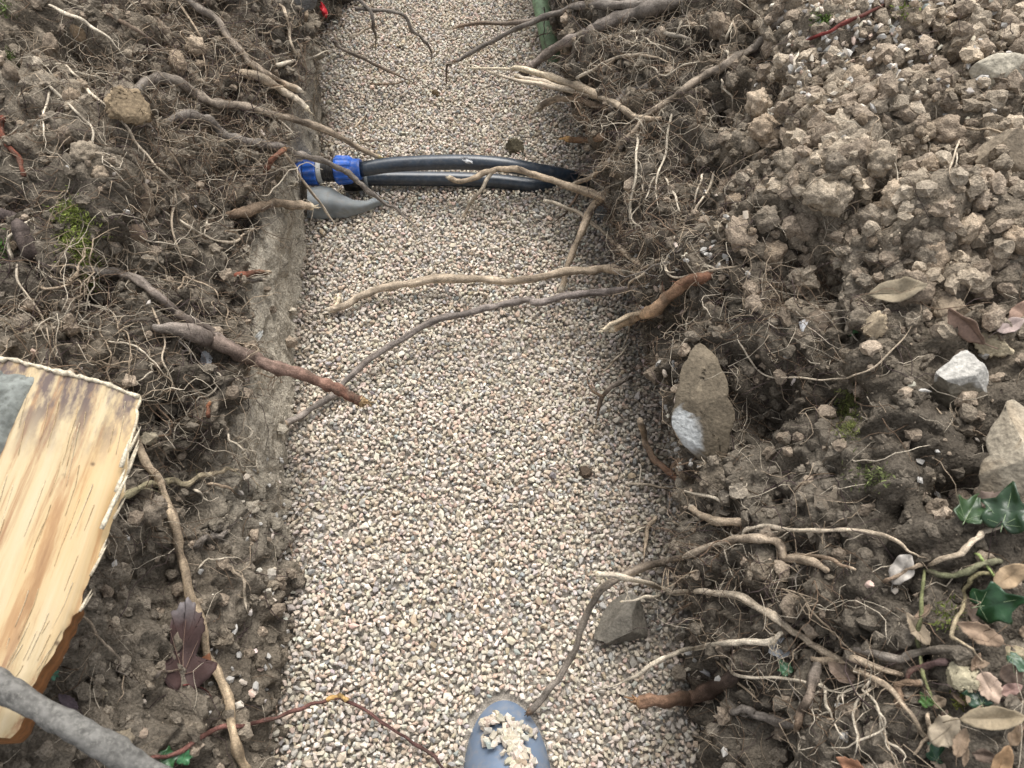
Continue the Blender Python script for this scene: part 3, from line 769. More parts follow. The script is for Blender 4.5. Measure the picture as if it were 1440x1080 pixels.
root('pale looped root above the splintered orange root end', [L([(942, 346), (938, 373), (950, 389), (1000, 387), (1042, 374), (1080, 350)], 1.7, 1.7, PALE, TAN, 'fine'), L([(950, 389), (937, 380), (935, 360)], 1.2, 1, PALE, PALE, 'fine')], 5)
root('slanting root crossing the foot of the right bank above the orange root end', [L([(862, 418, .1), (875, 398, .13), (917, 373), (934, 362)], 2, 1.8, TAN, TAN, 'fine'), L([(880, 412, .12), (895, 392), (922, 371)], 1.6, 1.4, PALE, TAN, 'fine')], 1)
root('purple brown root lying on gravel from the right wall towards the thick red root', [L([(905, 405), (862, 408, .10), (820, 413, .09), (790, 418, .085), (757, 427, .08), (742, 422, .08), (700, 430, .075), (660, 440, .07), (610, 452, .06), (560, 480, .045), (520, 505, .035), (490, 533, .025), (470, 555, .02), (430, 580, .016), (396, 601, .014)], 4.4, 4.6, (.21, .178, .16), (.22, .19, .165), (.4, .25, .12))], 1)
root('smooth tan root lying across the gravel below the black pipes', [L([(905, 392), (865, 378, .09), (830, 380, .08), (780, 386, .07), (720, 396, .06), (660, 392, .05), (600, 394, .04), (550, 404, .035), (510, 415, .03), (485, 430, .025), (460, 437, .02)], 5, 5.6, TAN, (.4, .33, .25), PALE), L([(468, 434, .022), (478, 418, .02)], 3.5, 3, TAN, CREAM, CREAM)], 0)
root('stringy root clump hanging at the corner of the right bank', [L([(960, 20), (950, 45), (945, 62)], 1.5, 1, PALE, PALE, 'fine'), L([(935, 8), (930, 30), (923, 42)], 1.4, 1, PALE, PALE, 'fine'), L([(880, 40), (920, 42), (955, 55), (985, 65)], 3.2, 2, PALE, GREY, 'fine'), L([(885, 60), (897, 52), (920, 62), (945, 72), (965, 77)], 1.6, 1, PALE, PALE, 'fine')], 4)
root('pale branching root standing out from the spoil above the kinked root', [L([(1034, 27), (1030, 45), (1023, 65), (1022, 85), (1021, 105)], 1.8, 1.4, PALE, PALE, 'fine'), L([(1030, 42), (1010, 60), (1000, 78)], 1.1, .8, PALE, PALE, 'fine'), L([(1030, 40), (1052, 42), (1062, 55)], 1.1, .8, PALE, PALE, 'fine')])
root('thin root curling round the white gravel on the spoil', [L([(1012, 105), (1020, 120), (1028, 135), (1031, 158)], 1.5, 1.1, PALE, PALE, 'fine')])
root('dark root hanging over the black hollow in the right bank', [L([(1003, 140), (1008, 165), (1012, 185), (1000, 215)], 1.6, 1.2, GREY, GREY, 'fine'), L([(1075, 125), (1062, 145), (1048, 170)], 1.2, 1, PALE, PALE, 'fine')])
root('dark red twig lying on the white gravel of the spoil', [L([(1110, 66), (1140, 60), (1170, 45), (1200, 25), (1245, 10)], 2.2, 2.4, (.2, .03, .03), MAROON)], 0, 'twig', 'twig')
root('forked dry stalk lying on the spoil near the boulder', [L([(1328, 170), (1360, 180), (1400, 186), (1450, 192)], 1.3, 1.2, TAN, TAN), L([(1362, 175), (1350, 205), (1338, 240), (1336, 258)], 1.6, 1.2, PALE, TAN, 'fine'), L([(1348, 215), (1345, 240)], 1, .8, PALE, PALE, 'fine')], 0, 'stalk', 'stalk')
root('grey twig standing in the white gravel', [L([(1107, 118), (1115, 95), (1125, 72)], 1.8, 1.4, GREY, PALE)], 0, 'twig', 'twig')
root('bent pale stick among the white gravel', [L([(1236, 95), (1248, 85), (1262, 62)], 2.6, 2.4, PALE, TAN)], 0, 'stick', 'stick')
# --- left bank
root('thick root with red brown torn end sticking out over the gravel', [
    L([(215, 462), (265, 473), (305, 484), (345, 500, .215), (380, 515, .20), (420, 526, .185), (455, 539, .175), (480, 549, .17), (497, 561, .165), (512, 566, .165)], 9, 8, GREY, (.19, .085, .055), (.33, .23, .125)),
    L([(95, 370), (140, 378), (175, 388), (205, 403), (235, 426), (265, 451), (295, 471), (328, 488, .225)], 5.5, 5.5, GREY, (.26, .21, .175))], 5)
root('grey root with a peeled end lying along the left bank above the blue fitting', [L([(190, 132), (215, 122), (240, 116), (270, 128), (300, 143), (340, 155), (380, 161, .26), (420, 169, .23), (450, 179, .2), (480, 194, .16), (505, 208, .12), (536, 222, .08)], 6, 4, GREY, TAN, (.5, .4, .2))], 4)
root('dark grey root trailing from the left bank over the blue fitting to a thin tail', [L([(225, 170), (260, 162), (285, 172), (315, 191), (350, 198), (390, 206, .24), (420, 217, .21), (450, 226, .18), (480, 238, .15), (500, 251, .13), (515, 266, .11), (540, 286, .08), (560, 297, .06), (580, 315, .045), (596, 340, .03), (611, 376, .012)], 6.5, 1.8, GREY, GREY, 'fine')], 3)
root('cut root stub with a pale end pointing at the grey metal sheet', [L([(310, 298), (345, 292), (380, 287, .19), (410, 288, .17), (441, 292, .15)], 5.5, 6, BROWN, TAN, CREAM)], 2)
root('grey root descending the upper left bank to a frayed end', [L([(258, -5), (300, 27), (333, 67), (353, 93), (383, 110), (424, 128, .27)], 4.5, 4.5, GREY, TAN, PALE)], 5)
root('pale peeled root ending beside the frayed grey root', [L([(338, 99), (367, 113), (400, 130, .27), (420, 140, .26), (433, 155, .25)], 5, 4.5, TAN, PALE, CREAM)], 3)
root('straight pale root high on the left bank above a dark hole', [L([(65, 1), (110, 25), (147, 47), (170, 72)], 2.4, 1.8, PALE, PALE, 'fine')], 3)
root('very long pale root meandering down the whole left bank', [L([(60, 85), (93, 98), (113, 123), (140, 147), (173, 178), (190, 207), (227, 243), (242, 270), (240, 310), (250, 357), (258, 395), (262, 437)], 2, 1.5, PALE, TAN, 'fine')], 4)
root('pale root ending in a yellow tuft of rootlets on the left bank', [L([(67, 110), (100, 150), (127, 183), (140, 213), (163, 237)], 2, 1.2, PALE, PALE, 'fine'), L([(140, 213), (144, 225), (146, 237)], 1, .7, PALE, PALE, 'fine'), L([(150, 222), (160, 235), (176, 240)], 1, .7, PALE, PALE, 'fine')], 2)
root('bright red root at the edge of the left bank', [L([(-6, 160), (5, 180), (13, 198), (23, 227), (34, 249)], 3.6, 3.8, (.13, .045, .03), (.14, .05, .032), RED)])
root('slender root hanging past the grey root of the upper left bank', [L([(246, -3), (273, 40), (285, 63), (288, 117)], 1.6, 1.3, TAN, TAN, 'fine')], 2)
root('dark slanting root on the upper left bank beside the straight pale root', [L([(137, 3), (187, 40), (227, 73), (258, 93)], 2, 2.3, BROWN, GREY, 'fine')], 3)
root('plumb pale root on the left bank above the moss', [L([(64, 123), (62, 160), (61, 202)], 1.5, 1.2, PALE, PALE, 'fine')])
root('short red torn stub below the trailing grey root', [L([(372, 236), (385, 222, .26), (401, 209, .25)], 3, 4, RED, (.22, .10, .06), (.3, .17, .09))])
root('thin pale root crossing in front of the grey metal sheet', [L([(398, 214, .24), (430, 260, .17), (460, 298, .1), (482, 334, .03)], 2.2, 1.5, TAN, PALE, 'fine')])
root('looping thin root on the left bank above the clay', [L([(253, 303), (290, 334), (327, 346), (353, 323), (378, 315)], 1.9, 1.5, PALE, TAN, 'fine'), L([(300, 285), (287, 305), (290, 334)], 1.8, 1.5, PALE, PALE, 'fine')], 2)
root('white root bridging the dark recess at the far end', [L([(385, 92), (397, 88, .26), (433, 82, .22), (465, 71, .19)], 2.6, 2, PALE, PALE, 'fine')])
root('thin root hanging in front of the dark recess', [L([(389, -3), (403, 21, .3), (410, 58, .26), (422, 84, .23), (432, 100, .19), (443, 121, .15)], 2, 1.6, TAN, PALE, 'fine'), L([(422, 86, .225), (420, 105, .2), (428, 125, .15)], 1.5, 1.2, TAN, TAN, 'fine')])
root('upright root standing inside the dark recess', [L([(429, 8, .30), (431, 30, .22), (432, 66, .12)], 3, 2.4, TAN, BROWN, 'fine')])
root('grey forked root overhanging the far end of the gravel', [L([(500, -6, .22), (523, 18, .2), (525, 37, .17), (529, 50, .14), (528, 82, .06)], 3, 2, GREY, GREY, 'fine'), L([(500, 12, .2), (530, 15, .2), (567, 20, .18), (580, 43, .14), (597, 58, .11), (608, 76, .07), (603, 93, .04)], 3, 2.2, GREY, GREY, 'fine'), L([(530, 36, .16), (505, 47, .14), (492, 51, .13)], 1.8, 1.4, TAN, PALE, 'fine')], 2)
root('brown root lying over the gravel beyond the blue fitting', [L([(470, 58, .16), (480, 68, .14), (523, 88, .09), (563, 108, .05), (588, 122, .02)], 3, 2, GREY, BROWN, 'fine'), L([(520, 118, .03), (555, 118, .03), (573, 112, .03)], 1.5, 1, BROWN, BROWN, 'fine')])
root('thin root wavering onto the gravel beside the peeled grey root', [L([(498, 180, .1), (513, 165, .06), (508, 195, .03), (530, 199, .02), (552, 200, .014)], 1.7, 1, TAN, BROWN, 'fine')])
root('mossy tan root branching across the lower left bank behind the leaning stick', [L([(150, 715), (185, 686), (218, 675), (242, 682), (267, 685), (280, 675), (300, 673), (317, 665), (333, 663), (350, 672), (366, 686)], 4.5, 2.2, (.2, .18, .11), TAN, 'fine'), L([(267, 685), (282, 695), (296, 706)], 2, 1.2, PALE, PALE, 'fine'), L([(290, 675), (315, 683), (335, 695)], 2.2, 1.4, TAN, BROWN, 'fine')], 5)
root('long tan stick leaning down the lower left bank beside a maroon leaf', [L([(180, 585), (200, 630), (225, 680), (247, 725), (262, 790), (275, 850), (295, 920), (315, 985), (332, 1032), (348, 1090)], 5, 6, TAN, (.38, .29, .19))], 0, 'stick', 'stick')
root('thin red brown branch arching from the left bank onto the gravel', [L([(200, 1072), (250, 1053), (300, 1030), (350, 1014), (400, 1004, .05), (440, 992, .045), (466, 982, .045), (480, 982, .045), (520, 1005, .03), (560, 1030, .022), (600, 1056, .016), (628, 1085, .014)], 3, 2, (.16, .075, .06), (.09, .05, .045)), L([(458, 985, .045), (478, 979, .046), (488, 986, .045)], 3, 3, (.4, .24, .09), (.42, .28, .12))], 0, 'branch', 'branch')
root('thin root beside the firewood log on the lower left bank', [L([(95, 858), (130, 885), (152, 900), (162, 925), (168, 945), (195, 962)], 1.5, 1.5, TAN, GREY, 'fine'), L([(168, 945), (170, 970), (165, 998)], 1, .8, TAN, TAN, 'fine')])
root('curved pale root at the edge of the left bank below the red root', [L([(13, 362), (15, 340), (28, 320), (47, 310)], 2.2, 1.8, PALE, PALE, 'fine')])
root('pale root running down towards the firewood log', [L([(17, 360), (33, 403), (68, 443), (74, 503)], 1.7, 1.2, PALE, TAN, 'fine')], 3)
root('forked pale thread root below the thick red brown root', [L([(157, 472), (187, 493), (210, 511), (232, 535)], 1.5, 1.1, PALE, PALE, 'fine'), L([(218, 513), (205, 526), (187, 538)], 1.3, .9, PALE, PALE, 'fine')], 2)
root('thick dark dead root in the corner of the left bank', [L([(-10, 295), (10, 312), (30, 332), (48, 358)], 9, 9, (.075, .06, .055), (.09, .07, .06))], 3)
root('red brown cut stub in the clay of the left wall', [L([(325, 390), (350, 385), (380, 383, .21)], 3.6, 4, (.2, .07, .045), BROWN, TAN), L([(335, 398), (355, 396), (376, 393, .2)], 2.5, 3, GREY, GREY, PALE)])
root('dry pale stalk lying on the clay of the left wall', [L([(331, 603), (343, 626), (352, 645), (362, 664)], 1.6, 1.6, PALE, PALE), L([(345, 632), (358, 655)], 1, .8, CREAM, PALE)], 0, 'stalk', 'stalk')
root('thin root dangling below the junction of the thick red brown root', [L([(207, 420), (227, 470), (231, 513), (247, 547), (268, 592)], 1.6, 1.2, TAN, PALE, 'fine')], 3)
root('small orange broken stub in the dark left bank', [L([(293, 590), (295, 578), (297, 565)], 2.5, 3.2, RED, (.24, .10, .05), ORANGE)])
root('arched pale rootlet on the left bank beside the leaning stick', [L([(277, 812), (290, 795), (303, 788), (325, 789), (345, 790)], 1.3, .9, PALE, PALE, 'fine')])
root('tan rootlet crossing the clay at the foot of the left wall', [L([(325, 785), (335, 815), (340, 845), (347, 862)], 2, 1.6, TAN, PALE, 'fine')], 2)
root('frayed root bundle on the lower left bank near the gravel edge', [L([(268, 772), (285, 760), (305, 752), (322, 745)], 4, 3, GREY, GREY, PALE)], 6)
root('pale split twig beside the firewood log', [L([(135, 748), (145, 762), (152, 778)], 2.4, 1.4, PALE, TAN)], 0, 'twig', 'twig')
root('brown twig pinning the maroon leaf', [L([(213, 967), (235, 950), (262, 938)], 2, 1.6, GREY, BROWN, 'fine'), L([(256, 958), (275, 972), (298, 985)], 1.6, 1.3, (.2, .07, .06), MAROON, 'fine')], 0, 'twig', 'twig')

MARKS = [(105, 335, 'beside the bright green moss'), (180, 150, 'beside the large ochre clod'), (300, 480, 'beside the thick red brown root'), (330, 170, 'around the two long grey roots'), (120, 60, 'around the dark hole'), (60, 210, 'below the plumb pale root'),
         (270, 680, 'behind the leaning stick'), (120, 440, 'above the firewood log'), (390, 60, 'at the far recess'), (370, 400, 'at the clay wall'), (240, 300, 'above the looping thin root'), (200, 20, 'at the crest above the long grey roots'), (220, 570, 'between the log and the clay wall'),
         (840, 90, 'under the thick grey root with torn tip'), (870, 260, 'beside the black pipes'), (960, 90, 'along the long kinked root'), (930, 330, 'above the splintered orange root'), (1000, 440, 'above the tall slab'), (1060, 570, 'in the hollow behind the tall slab'),
         (1180, 500, 'along the sagging thin root'), (1000, 740, 'below the tall slab'), (1080, 820, 'between the two thick pale roots'), (1180, 980, 'below the forked pale root'), (1050, 980, 'around the torn orange stub'), (1320, 900, 'among the ivy vines'), (1380, 1030, 'in the leaf litter'),
         (1010, 170, 'at the black hollow'), (1190, 70, 'in the white gravel of the spoil'), (1240, 260, 'around the dark pit in the spoil'), (1110, 320, 'at the lower rim of the spoil'), (1400, 130, 'beside the pale rounded stone'), (1400, 230, 'beside the flat brown stone'), (1400, 380, 'above the pinkish folded leaf'),
         (1320, 330, 'above the curled tan leaf'), (1340, 560, 'beside the white wedge stone'), (1220, 660, 'around the sparse moss'), (1380, 650, 'beside the cream boulder'), (1000, 640, 'beside the tall slab'), (1150, 180, 'in the middle of the spoil')]
def near_mark(p, side):
    X, Y, _ = project(np.asarray(p))
    return min((m for m in MARKS if (m[0] > 720) == (side > 0)), key=lambda m: (m[0] - X) ** 2 + (m[1] - Y) ** 2)[2]

# --- mid-size roots that only their place tells apart
def grow(p, d, n, step, wander, grav, off, tail=.5):
    out = [p.copy()]; d = d / np.linalg.norm(d)
    for k in range(n):
        d = d + rng.normal(0, wander, 3) + np.array([0, 0, -grav]); d /= np.linalg.norm(d)
        p = p + d * step
        q, nn, _, _ = BANKS.find_nearest(Vector(p))
        if q is not None:
            q = np.array(q); nn = np.array(nn)
            if nn[2] < -.2: nn = -nn
            s = (p - q) @ nn
            o = off * (.3 + 1.4 * random.random())
            if s < o: p = p + nn * (o - s) * .9
            elif s > off * 4: p = p - nn * (s - off * 4) * tail
        if p[2] < .008: p[2] = .008
        out.append(p.copy())
    return np.array(out)

def loose(Vw, side, label, group, count, w):
    i = pick(Vw, count, w)
    for j in i:
        tb = Tubes(); r = random.uniform(.0008, .0019)
        tan = np.cross(Vw[1][j], rng.normal(size=3)); tan[2] -= .5; tan[0] += -.5 * side
        D = grow(Vw[0][j] - Vw[1][j] * .003, tan, random.randint(9, 18), .011, .38, .10, .004)
        D = catmull(D, 3)
        cn, c = random.choice((('pale', PALE), ('pale', PALE), ('tan', TAN), ('tan', TAN), ('grey', GREY), ('dark brown', BROWN))); c = np.array(c) * random.uniform(.75, 1.1)
        nb = random.randint(1, 4)
        tb.add(D, np.linspace(r, r * .35, len(D)), 5, c)
        for _ in range(nb):
            a = random.randrange(4, len(D) - 4)
            E = catmull(grow(D[a], D[a + 1] - D[a] + rng.normal(0, .006, 3), random.randint(4, 8), .008, .45, .1, .004), 2)
            tb.add(E, np.linspace(r * .55, r * .2, len(E)), 4, c)
        tag(link('root', tb.mesh('root', M['root'])), '%s thin root with %s %s' % (cn, ('one side rootlet', 'two side rootlets', 'three side rootlets', 'four side rootlets')[nb - 1], near_mark(D[len(D) // 2], side)), 'root', group)
wl2 = (1 - .8 * VL[6]) * (1 + blob(VL, 330, 200, 90) * 2.5 + blob(VL, 100, 400, 110) + blob(VL, 250, 60, 120)) * ((VL[2] > 0) & (VL[3] > 0) & (VL[3] < 760))
wr2 = (.15 + blob(VR, 880, 110, 90) * 3 + blob(VR, 920, 300, 100) * 2 + blob(VR, 1000, 60, 90) * 1.5 + blob(VR, 1060, 440, 110) * 2 + blob(VR, 1080, 830, 90) * 2.2 + blob(VR, 1180, 980, 110) * 2 + blob(VR, 1000, 740, 70)) * ((VR[2] < 1440) & (VR[3] > 0) & (VR[3] < 1080))
loose(VL, -1, 'one of the many thin branching roots matted over the left bank', 'thin roots of the left bank', 90, wl2)
loose(VR, 1, 'one of the many thin branching roots matted over the right bank', 'thin roots of the right bank', 112, wr2)

# --- hair roots nobody could count
def hairs(Vw, count, w, side, rmin, rmax, thick=140):
    i = pick(Vw, count, w)
    for q, j in enumerate(i):
        r = random.uniform(rmin, rmax) * (1.7 if q < thick else 1)
        tan = np.cross(Vw[1][j], rng.normal(size=3)); tan[2] -= .3
        D = grow(Vw[0][j], tan, random.randint(5, 11), .0125, .40, .08, .005)
        c = np.array(random.choice((PURPLE, PURPLE, BROWN, BROWN, TAN, TAN, PALE, PALE))) * random.uniform(.7, 1.1)
        ROOTLETS.add(D, np.linspace(r, r * .4, len(D)), 3, c)
hairs(VL, 4700, (wl2 + .25 + 2.2 * blob(VL, 320, 120, 110) + 1.6 * blob(VL, 350, 260, 80) + 1.2 * blob(VL, 80, 430, 100) + 1.0 * blob(VL, 230, 640, 80)) * (1 - .9 * VL[6]), -1, .00032, .00085)
hairs(VR, 6700, wr2 + .08 + 2.5 * blob(VR, 880, 150, 80) + 2 * blob(VR, 900, 330, 90) + 1.5 * blob(VR, 1080, 480, 90) + blob(VR, 950, 560, 60), 1, .00032, .00085)
tag(link('hair_roots', ROOTLETS.mesh('hair_roots', M['root'])), 'fine hair roots matted over both trench sides', 'roots', kind='stuff')

# ------------------------------------------------------------------ stones and clods
def facet(V, seed, planes=9, lo=.62, hi=.95):
    r = np.random.default_rng(seed); n = r.normal(size=(planes, 3)); n /= np.linalg.norm(n, axis=1, keepdims=True); d = r.uniform(lo, hi, planes)
    dots = V @ n.T
    k = np.where(dots > 1e-3, d[None] / np.maximum(dots, 1e-3), 9).min(1)
    return np.minimum(1, k)

ICO4, ICO3 = ico(5), ico(4)
def basis(x, y):
    w = -ray(x, y); w = w / np.linalg.norm(w)
    u = RT - w * (RT @ w); u /= np.linalg.norm(u)
    return u, np.cross(w, u), w

def stone(label, outline, depth, col, seed, name='stone', cat='stone', col2=None, sink=.35, flat=.55, tilt=0, h=None, amp=.05, group=None, face=None):
    """a lump whose outline follows photo points; depth in metres; built where the ray meets the bank"""
    O = np.array(outline, float); cx, cy = O.mean(0)
    p, n, z = hit(cx, cy)
    if h is not None: p = np.array(at(cx, cy, h)); z = (p - CAM) @ FWD
    u, v, w = basis(cx, cy)
    ox, oy = (O[:, 0] - cx) * z / F, -(O[:, 1] - cy) * z / F
    th = np.arctan2(oy, ox); rr = np.hypot(ox, oy); o = np.argsort(th)
    tt = np.concatenate([th[o] - 2 * np.pi, th[o], th[o] + 2 * np.pi]); rt = np.tile(rr[o], 3)
    V, Fc = ICO4
    kf = facet(V, seed, 12, .42, .85)
    W = V * kf[:, None]
    rho = np.hypot(W[:, 0], W[:, 1]); ang = np.arctan2(V[:, 1], V[:, 0])
    Rm = np.interp(ang, tt, rt)
    rho_full = np.hypot(V[:, 0], V[:, 1])
    q = np.power(np.clip(rho_full, 1e-6, 1), flat)          # boxier than an ellipsoid
    c = np.sign(W[:, 2]) * np.abs(W[:, 2]) ** .8
    k = 1 + amp * fbm(V * 2.3 + seed, 4, seed) + amp * .5 * fbm(V * 9 + seed, 3, seed + 1)
    if name == 'clod':
        w1, _ = worley(V * 2.6 + seed, seed); w2, _ = worley(V * 6.5 + seed, seed + 1)
        k = k * (1 + .40 * (.45 - w1) + .22 * (.45 - w2))
    L_ = np.stack([np.cos(ang) * Rm * q * k, np.sin(ang) * Rm * q * k, c * depth * k], 1)
    sc_ = np.array([rr.max(), rr.max(), depth]); Nn = L_ / sc_; rs = np.random.default_rng(seed + 900)
    for _ in range(16 if name != 'clod' else 4):
        pn = rs.normal(size=3); pn[:2] *= .62; pn[2] = abs(pn[2]) + .35; pn /= np.linalg.norm(pn); dt = Nn @ pn; dq = np.quantile(dt, rs.uniform(.72, .92)); Nn = Nn - np.maximum(0, dt - dq)[:, None] * pn
    L_ = Nn * sc_ * (1 + .012 * fbm(V * 14 + seed, 3, seed + 2))[:, None]
    ct, st = math.cos(tilt), math.sin(tilt)
    L_[:, 2] += L_[:, 1] * st
    P = p + w * depth * (1 - 2 * sink) + L_[:, :1] * u + L_[:, 1:2] * v + L_[:, 2:] * w
    cc = np.array(col) * (1 + .22 * fbm(V * 2 + seed, 3, seed + 3))[:, None]
    if col2 is not None:
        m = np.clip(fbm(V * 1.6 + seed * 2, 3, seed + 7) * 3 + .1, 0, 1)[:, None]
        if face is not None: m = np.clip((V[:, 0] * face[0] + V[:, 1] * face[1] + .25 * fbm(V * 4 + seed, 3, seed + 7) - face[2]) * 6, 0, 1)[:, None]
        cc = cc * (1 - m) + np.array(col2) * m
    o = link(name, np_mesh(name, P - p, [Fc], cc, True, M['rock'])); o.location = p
    return tag(o, label, cat, group)

def ell(cx, cy, w, h, a=0, n=14, seed=0):
    r = random.Random(seed); out = []
    for i in range(n):
        t = i / n * 2 * math.pi; k = 1 + r.uniform(-.16, .12)
        x, y = w / 2 * math.cos(t) * k, h / 2 * math.sin(t) * k
        out.append((cx + x * math.cos(R(a)) - y * math.sin(R(a)), cy + x * math.sin(R(a)) + y * math.cos(R(a))))
    return out

BEIGE, GREYS, WHITE, OCHRE = (.40, .34, .25), (.2, .185, .15), (.62, .60, .56), (.36, .29, .20)
stone('tall brown slab with a chalky white edge set in the right wall', [(985, 470), (1000, 488), (1012, 520), (1020, 560), (1024, 610), (1018, 650), (1006, 672), (990, 660), (968, 636), (953, 612), (951, 570), (958, 540), (970, 505)], .03, (.145, .118, .083), 6, 'slab', 'slab', (.46, .47, .46), -.12, .35, .1, amp=.06, face=(-.75, -.66, .70))
stone('dark grey angular stone lying on the gravel under the pale roots', [(832, 880), (845, 850), (865, 835), (890, 832), (910, 848), (918, 875), (915, 902), (880, 905), (845, 900), (828, 892)], .035, (.15, .135, .11), 8, sink=.25, flat=.5, h=.02)
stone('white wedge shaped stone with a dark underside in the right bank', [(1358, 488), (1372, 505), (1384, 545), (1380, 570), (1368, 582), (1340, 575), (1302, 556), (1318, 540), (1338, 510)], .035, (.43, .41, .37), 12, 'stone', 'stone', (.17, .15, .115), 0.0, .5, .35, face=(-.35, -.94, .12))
stone('large cream boulder at the edge of the right bank above the ivy', [(1445, 540), (1480, 560), (1500, 700), (1460, 760), (1400, 735), (1368, 722), (1385, 680), (1398, 640), (1393, 622), (1412, 585)], .05, (.36, .31, .235), 15, 'boulder', 'boulder', (.28, .23, .165), .12, .5, .2)
stone('smooth pale rounded stone resting on the spoil', [(1368, 100), (1385, 84), (1410, 78), (1440, 88), (1462, 105), (1440, 122), (1405, 126), (1378, 118)], .03, (.42, .38, .30), 19, amp=.03, sink=-.1)
stone('brown flat stone half buried in the spoil below the pale rounded stone', [(1370, 195), (1400, 190), (1450, 195), (1470, 225), (1440, 242), (1400, 245), (1380, 228)], .025, (.27, .22, .16), 22, sink=.1)
stone('small stone with one white face below the curled leaf', [(1143, 428), (1160, 432), (1168, 455), (1160, 480), (1140, 482), (1131, 470)], .016, (.16, .125, .092), 25, col2=(.5, .5, .5), sink=.42, amp=.14, face=(-.9, -.3, .55))
stone('ochre clod of soil standing on the right bank beside a green sprig', ell(1230, 457, 34, 36, 10, seed=1), .017, OCHRE, 27, 'clod', 'clod', amp=.16, sink=.2)
stone('brown clod of soil between two dry leaves', ell(1336, 440, 42, 52, 0, seed=2), .022, (.24, .19, .135), 29, 'clod', 'clod', amp=.16, sink=.25)
stone('cream rough clod just above the white wedge stone', [(1374, 474), (1395, 470), (1412, 482), (1420, 497), (1400, 500), (1380, 496)], .014, (.38, .32, .22), 31, 'clod', 'clod', amp=.14)
stone('reddish brown stone in the left bank near the moss', [(160, 330), (185, 318), (205, 312), (208, 325), (195, 345), (172, 348), (160, 342)], .017, (.155, .112, .078), 33, sink=.45, amp=.15)
stone('upright brown stone above the reddish stone in the left bank', [(192, 262), (206, 258), (212, 285), (208, 308), (195, 305), (190, 285)], .013, (.15, .115, .082), 34, sink=.48, amp=.18)
stone('brown stone above the dark hole in the left bank', ell(112, 45, 26, 24, 0, seed=5), .015, (.24, .175, .11), 35, sink=.3)
stone('large ochre clod on the left bank below the dark hole', ell(180, 150, 56, 48, 20, seed=6), .026, (.29, .22, .14), 36, 'clod', 'clod', amp=.2, sink=.35)
stone('pale clod under the firewood log end', ell(131, 974, 34, 24, 15, seed=7), .012, (.33, .28, .2), 37, 'clod', 'clod', amp=.12)
stone('pale clod beside the near end of the grey stick', ell(172, 1040, 28, 32, 15, seed=8), .013, (.3, .25, .18), 38, 'clod', 'clod', amp=.14)
stone('small pinkish stone near the grey stick', ell(200, 1033, 14, 22, 10, seed=9), .008, (.36, .28, .21), 39)
stone('pale clod behind the leaning stick', ell(210, 617, 24, 18, 20, seed=10), .012, (.3, .26, .19), 40, 'clod', 'clod', amp=.16, sink=.2)
stone('dark soil clod lying on the gravel behind the black pipes', ell(724, 207, 24, 26, 0, seed=11), .016, (.10, .085, .055), 41, 'clod', 'clod', amp=.2, sink=.2)
stone('crumbled dark soil clod on the gravel beside the right wall', ell(822, 664, 20, 18, 0, seed=12), .011, (.09, .065, .045), 42, 'clod', 'clod', amp=.25, sink=.2)
stone('small dark clod on the gravel beyond the brown root', ell(612, 131, 12, 9, 0, seed=13), .008, (.2, .15, .09), 43, 'clod', 'clod', amp=.2, sink=.2)
stone('round dark grey stone at the foot of the right wall near the pipes', ell(845, 301, 22, 26, 0, seed=14), .016, (.13, .135, .13), 44, amp=.03, sink=.25)
stone('grey boulder over the dark recess at the far end', ell(425, -5, 62, 38, 0, seed=15), .03, (.14, .135, .125), 45, 'boulder', 'boulder', sink=.3, h=.33)
stone('pale lichen crusted clod in the leaf litter', ell(1352, 950, 50, 42, 20, seed=16), .02, (.36, .32, .22), 46, 'clod', 'clod', amp=.22, sink=.3)
stone('cream clod at the edge of the leaf litter', ell(1420, 918, 46, 22, 0, seed=17), .014, (.36, .3, .2), 47, 'clod', 'clod', amp=.16, sink=.3)
stone('white chalky lump on the spoil above the black hollow', ell(1088, 160, 34, 16, -10, seed=18), .012, (.5, .48, .42), 48, 'stone', 'stone', amp=.25, sink=.2)
stone('tan rock half buried at the foot of the right bank slope', ell(1165, 705, 44, 58, 15, seed=19), .016, (.17, .14, .105), 49, sink=.5, amp=.16)
stone('small cream stone on the clay at the left gravel edge', ell(380, 808, 16, 22, 30, seed=20), .009, (.42, .38, .32), 50)

CLODG = 'earth clods on the right spoil'
LUMP3 = []
for k in range(10):
    V, Fc = ICO3
    f1, c1 = worley(V * 2.2 + k * 5.3, 70 + k); f2, _ = worley(V * 5.0 + k, 90 + k)
    kk = facet(V, 60 + k, 7, .7, 1.0) * (1 + .30 * fbm(V * 1.5 + k * 9, 3, k) + .38 * (.45 - f1) + .16 * (.45 - f2) + .09 * fbm(V * 9, 2, k))
    cc = np.array([[.25, .2, .15], [.30, .235, .17], [.2, .168, .13], [.27, .225, .17], [.33, .265, .195]][k % 5]) * (1 + .3 * fbm(V * 3 + k, 2, k) + .25 * (.45 - f2))[:, None] * (.85 + .03 * k)
    LUMP3.append(np_mesh('clod', V * kk[:, None], [Fc], cc * 1.25, True, M['clod']))
def put_clod(p, n, s, label, group):
    o = link('clod', random.choice(LUMP3)); label = '%s brown earth clod %s' % ('tiny' if s < .009 else 'small' if s < .012 else 'large', near_mark(p, p[0])); o.location = p + n * s * .3
    o.rotation_euler = (random.uniform(0, 6.3), random.uniform(0, 6.3), random.uniform(0, 6.3))
    o.scale = (s * random.uniform(.85, 1.2), s * random.uniform(.8, 1.1), s * random.uniform(.7, .95))
    tag(o, label, 'clod', group)
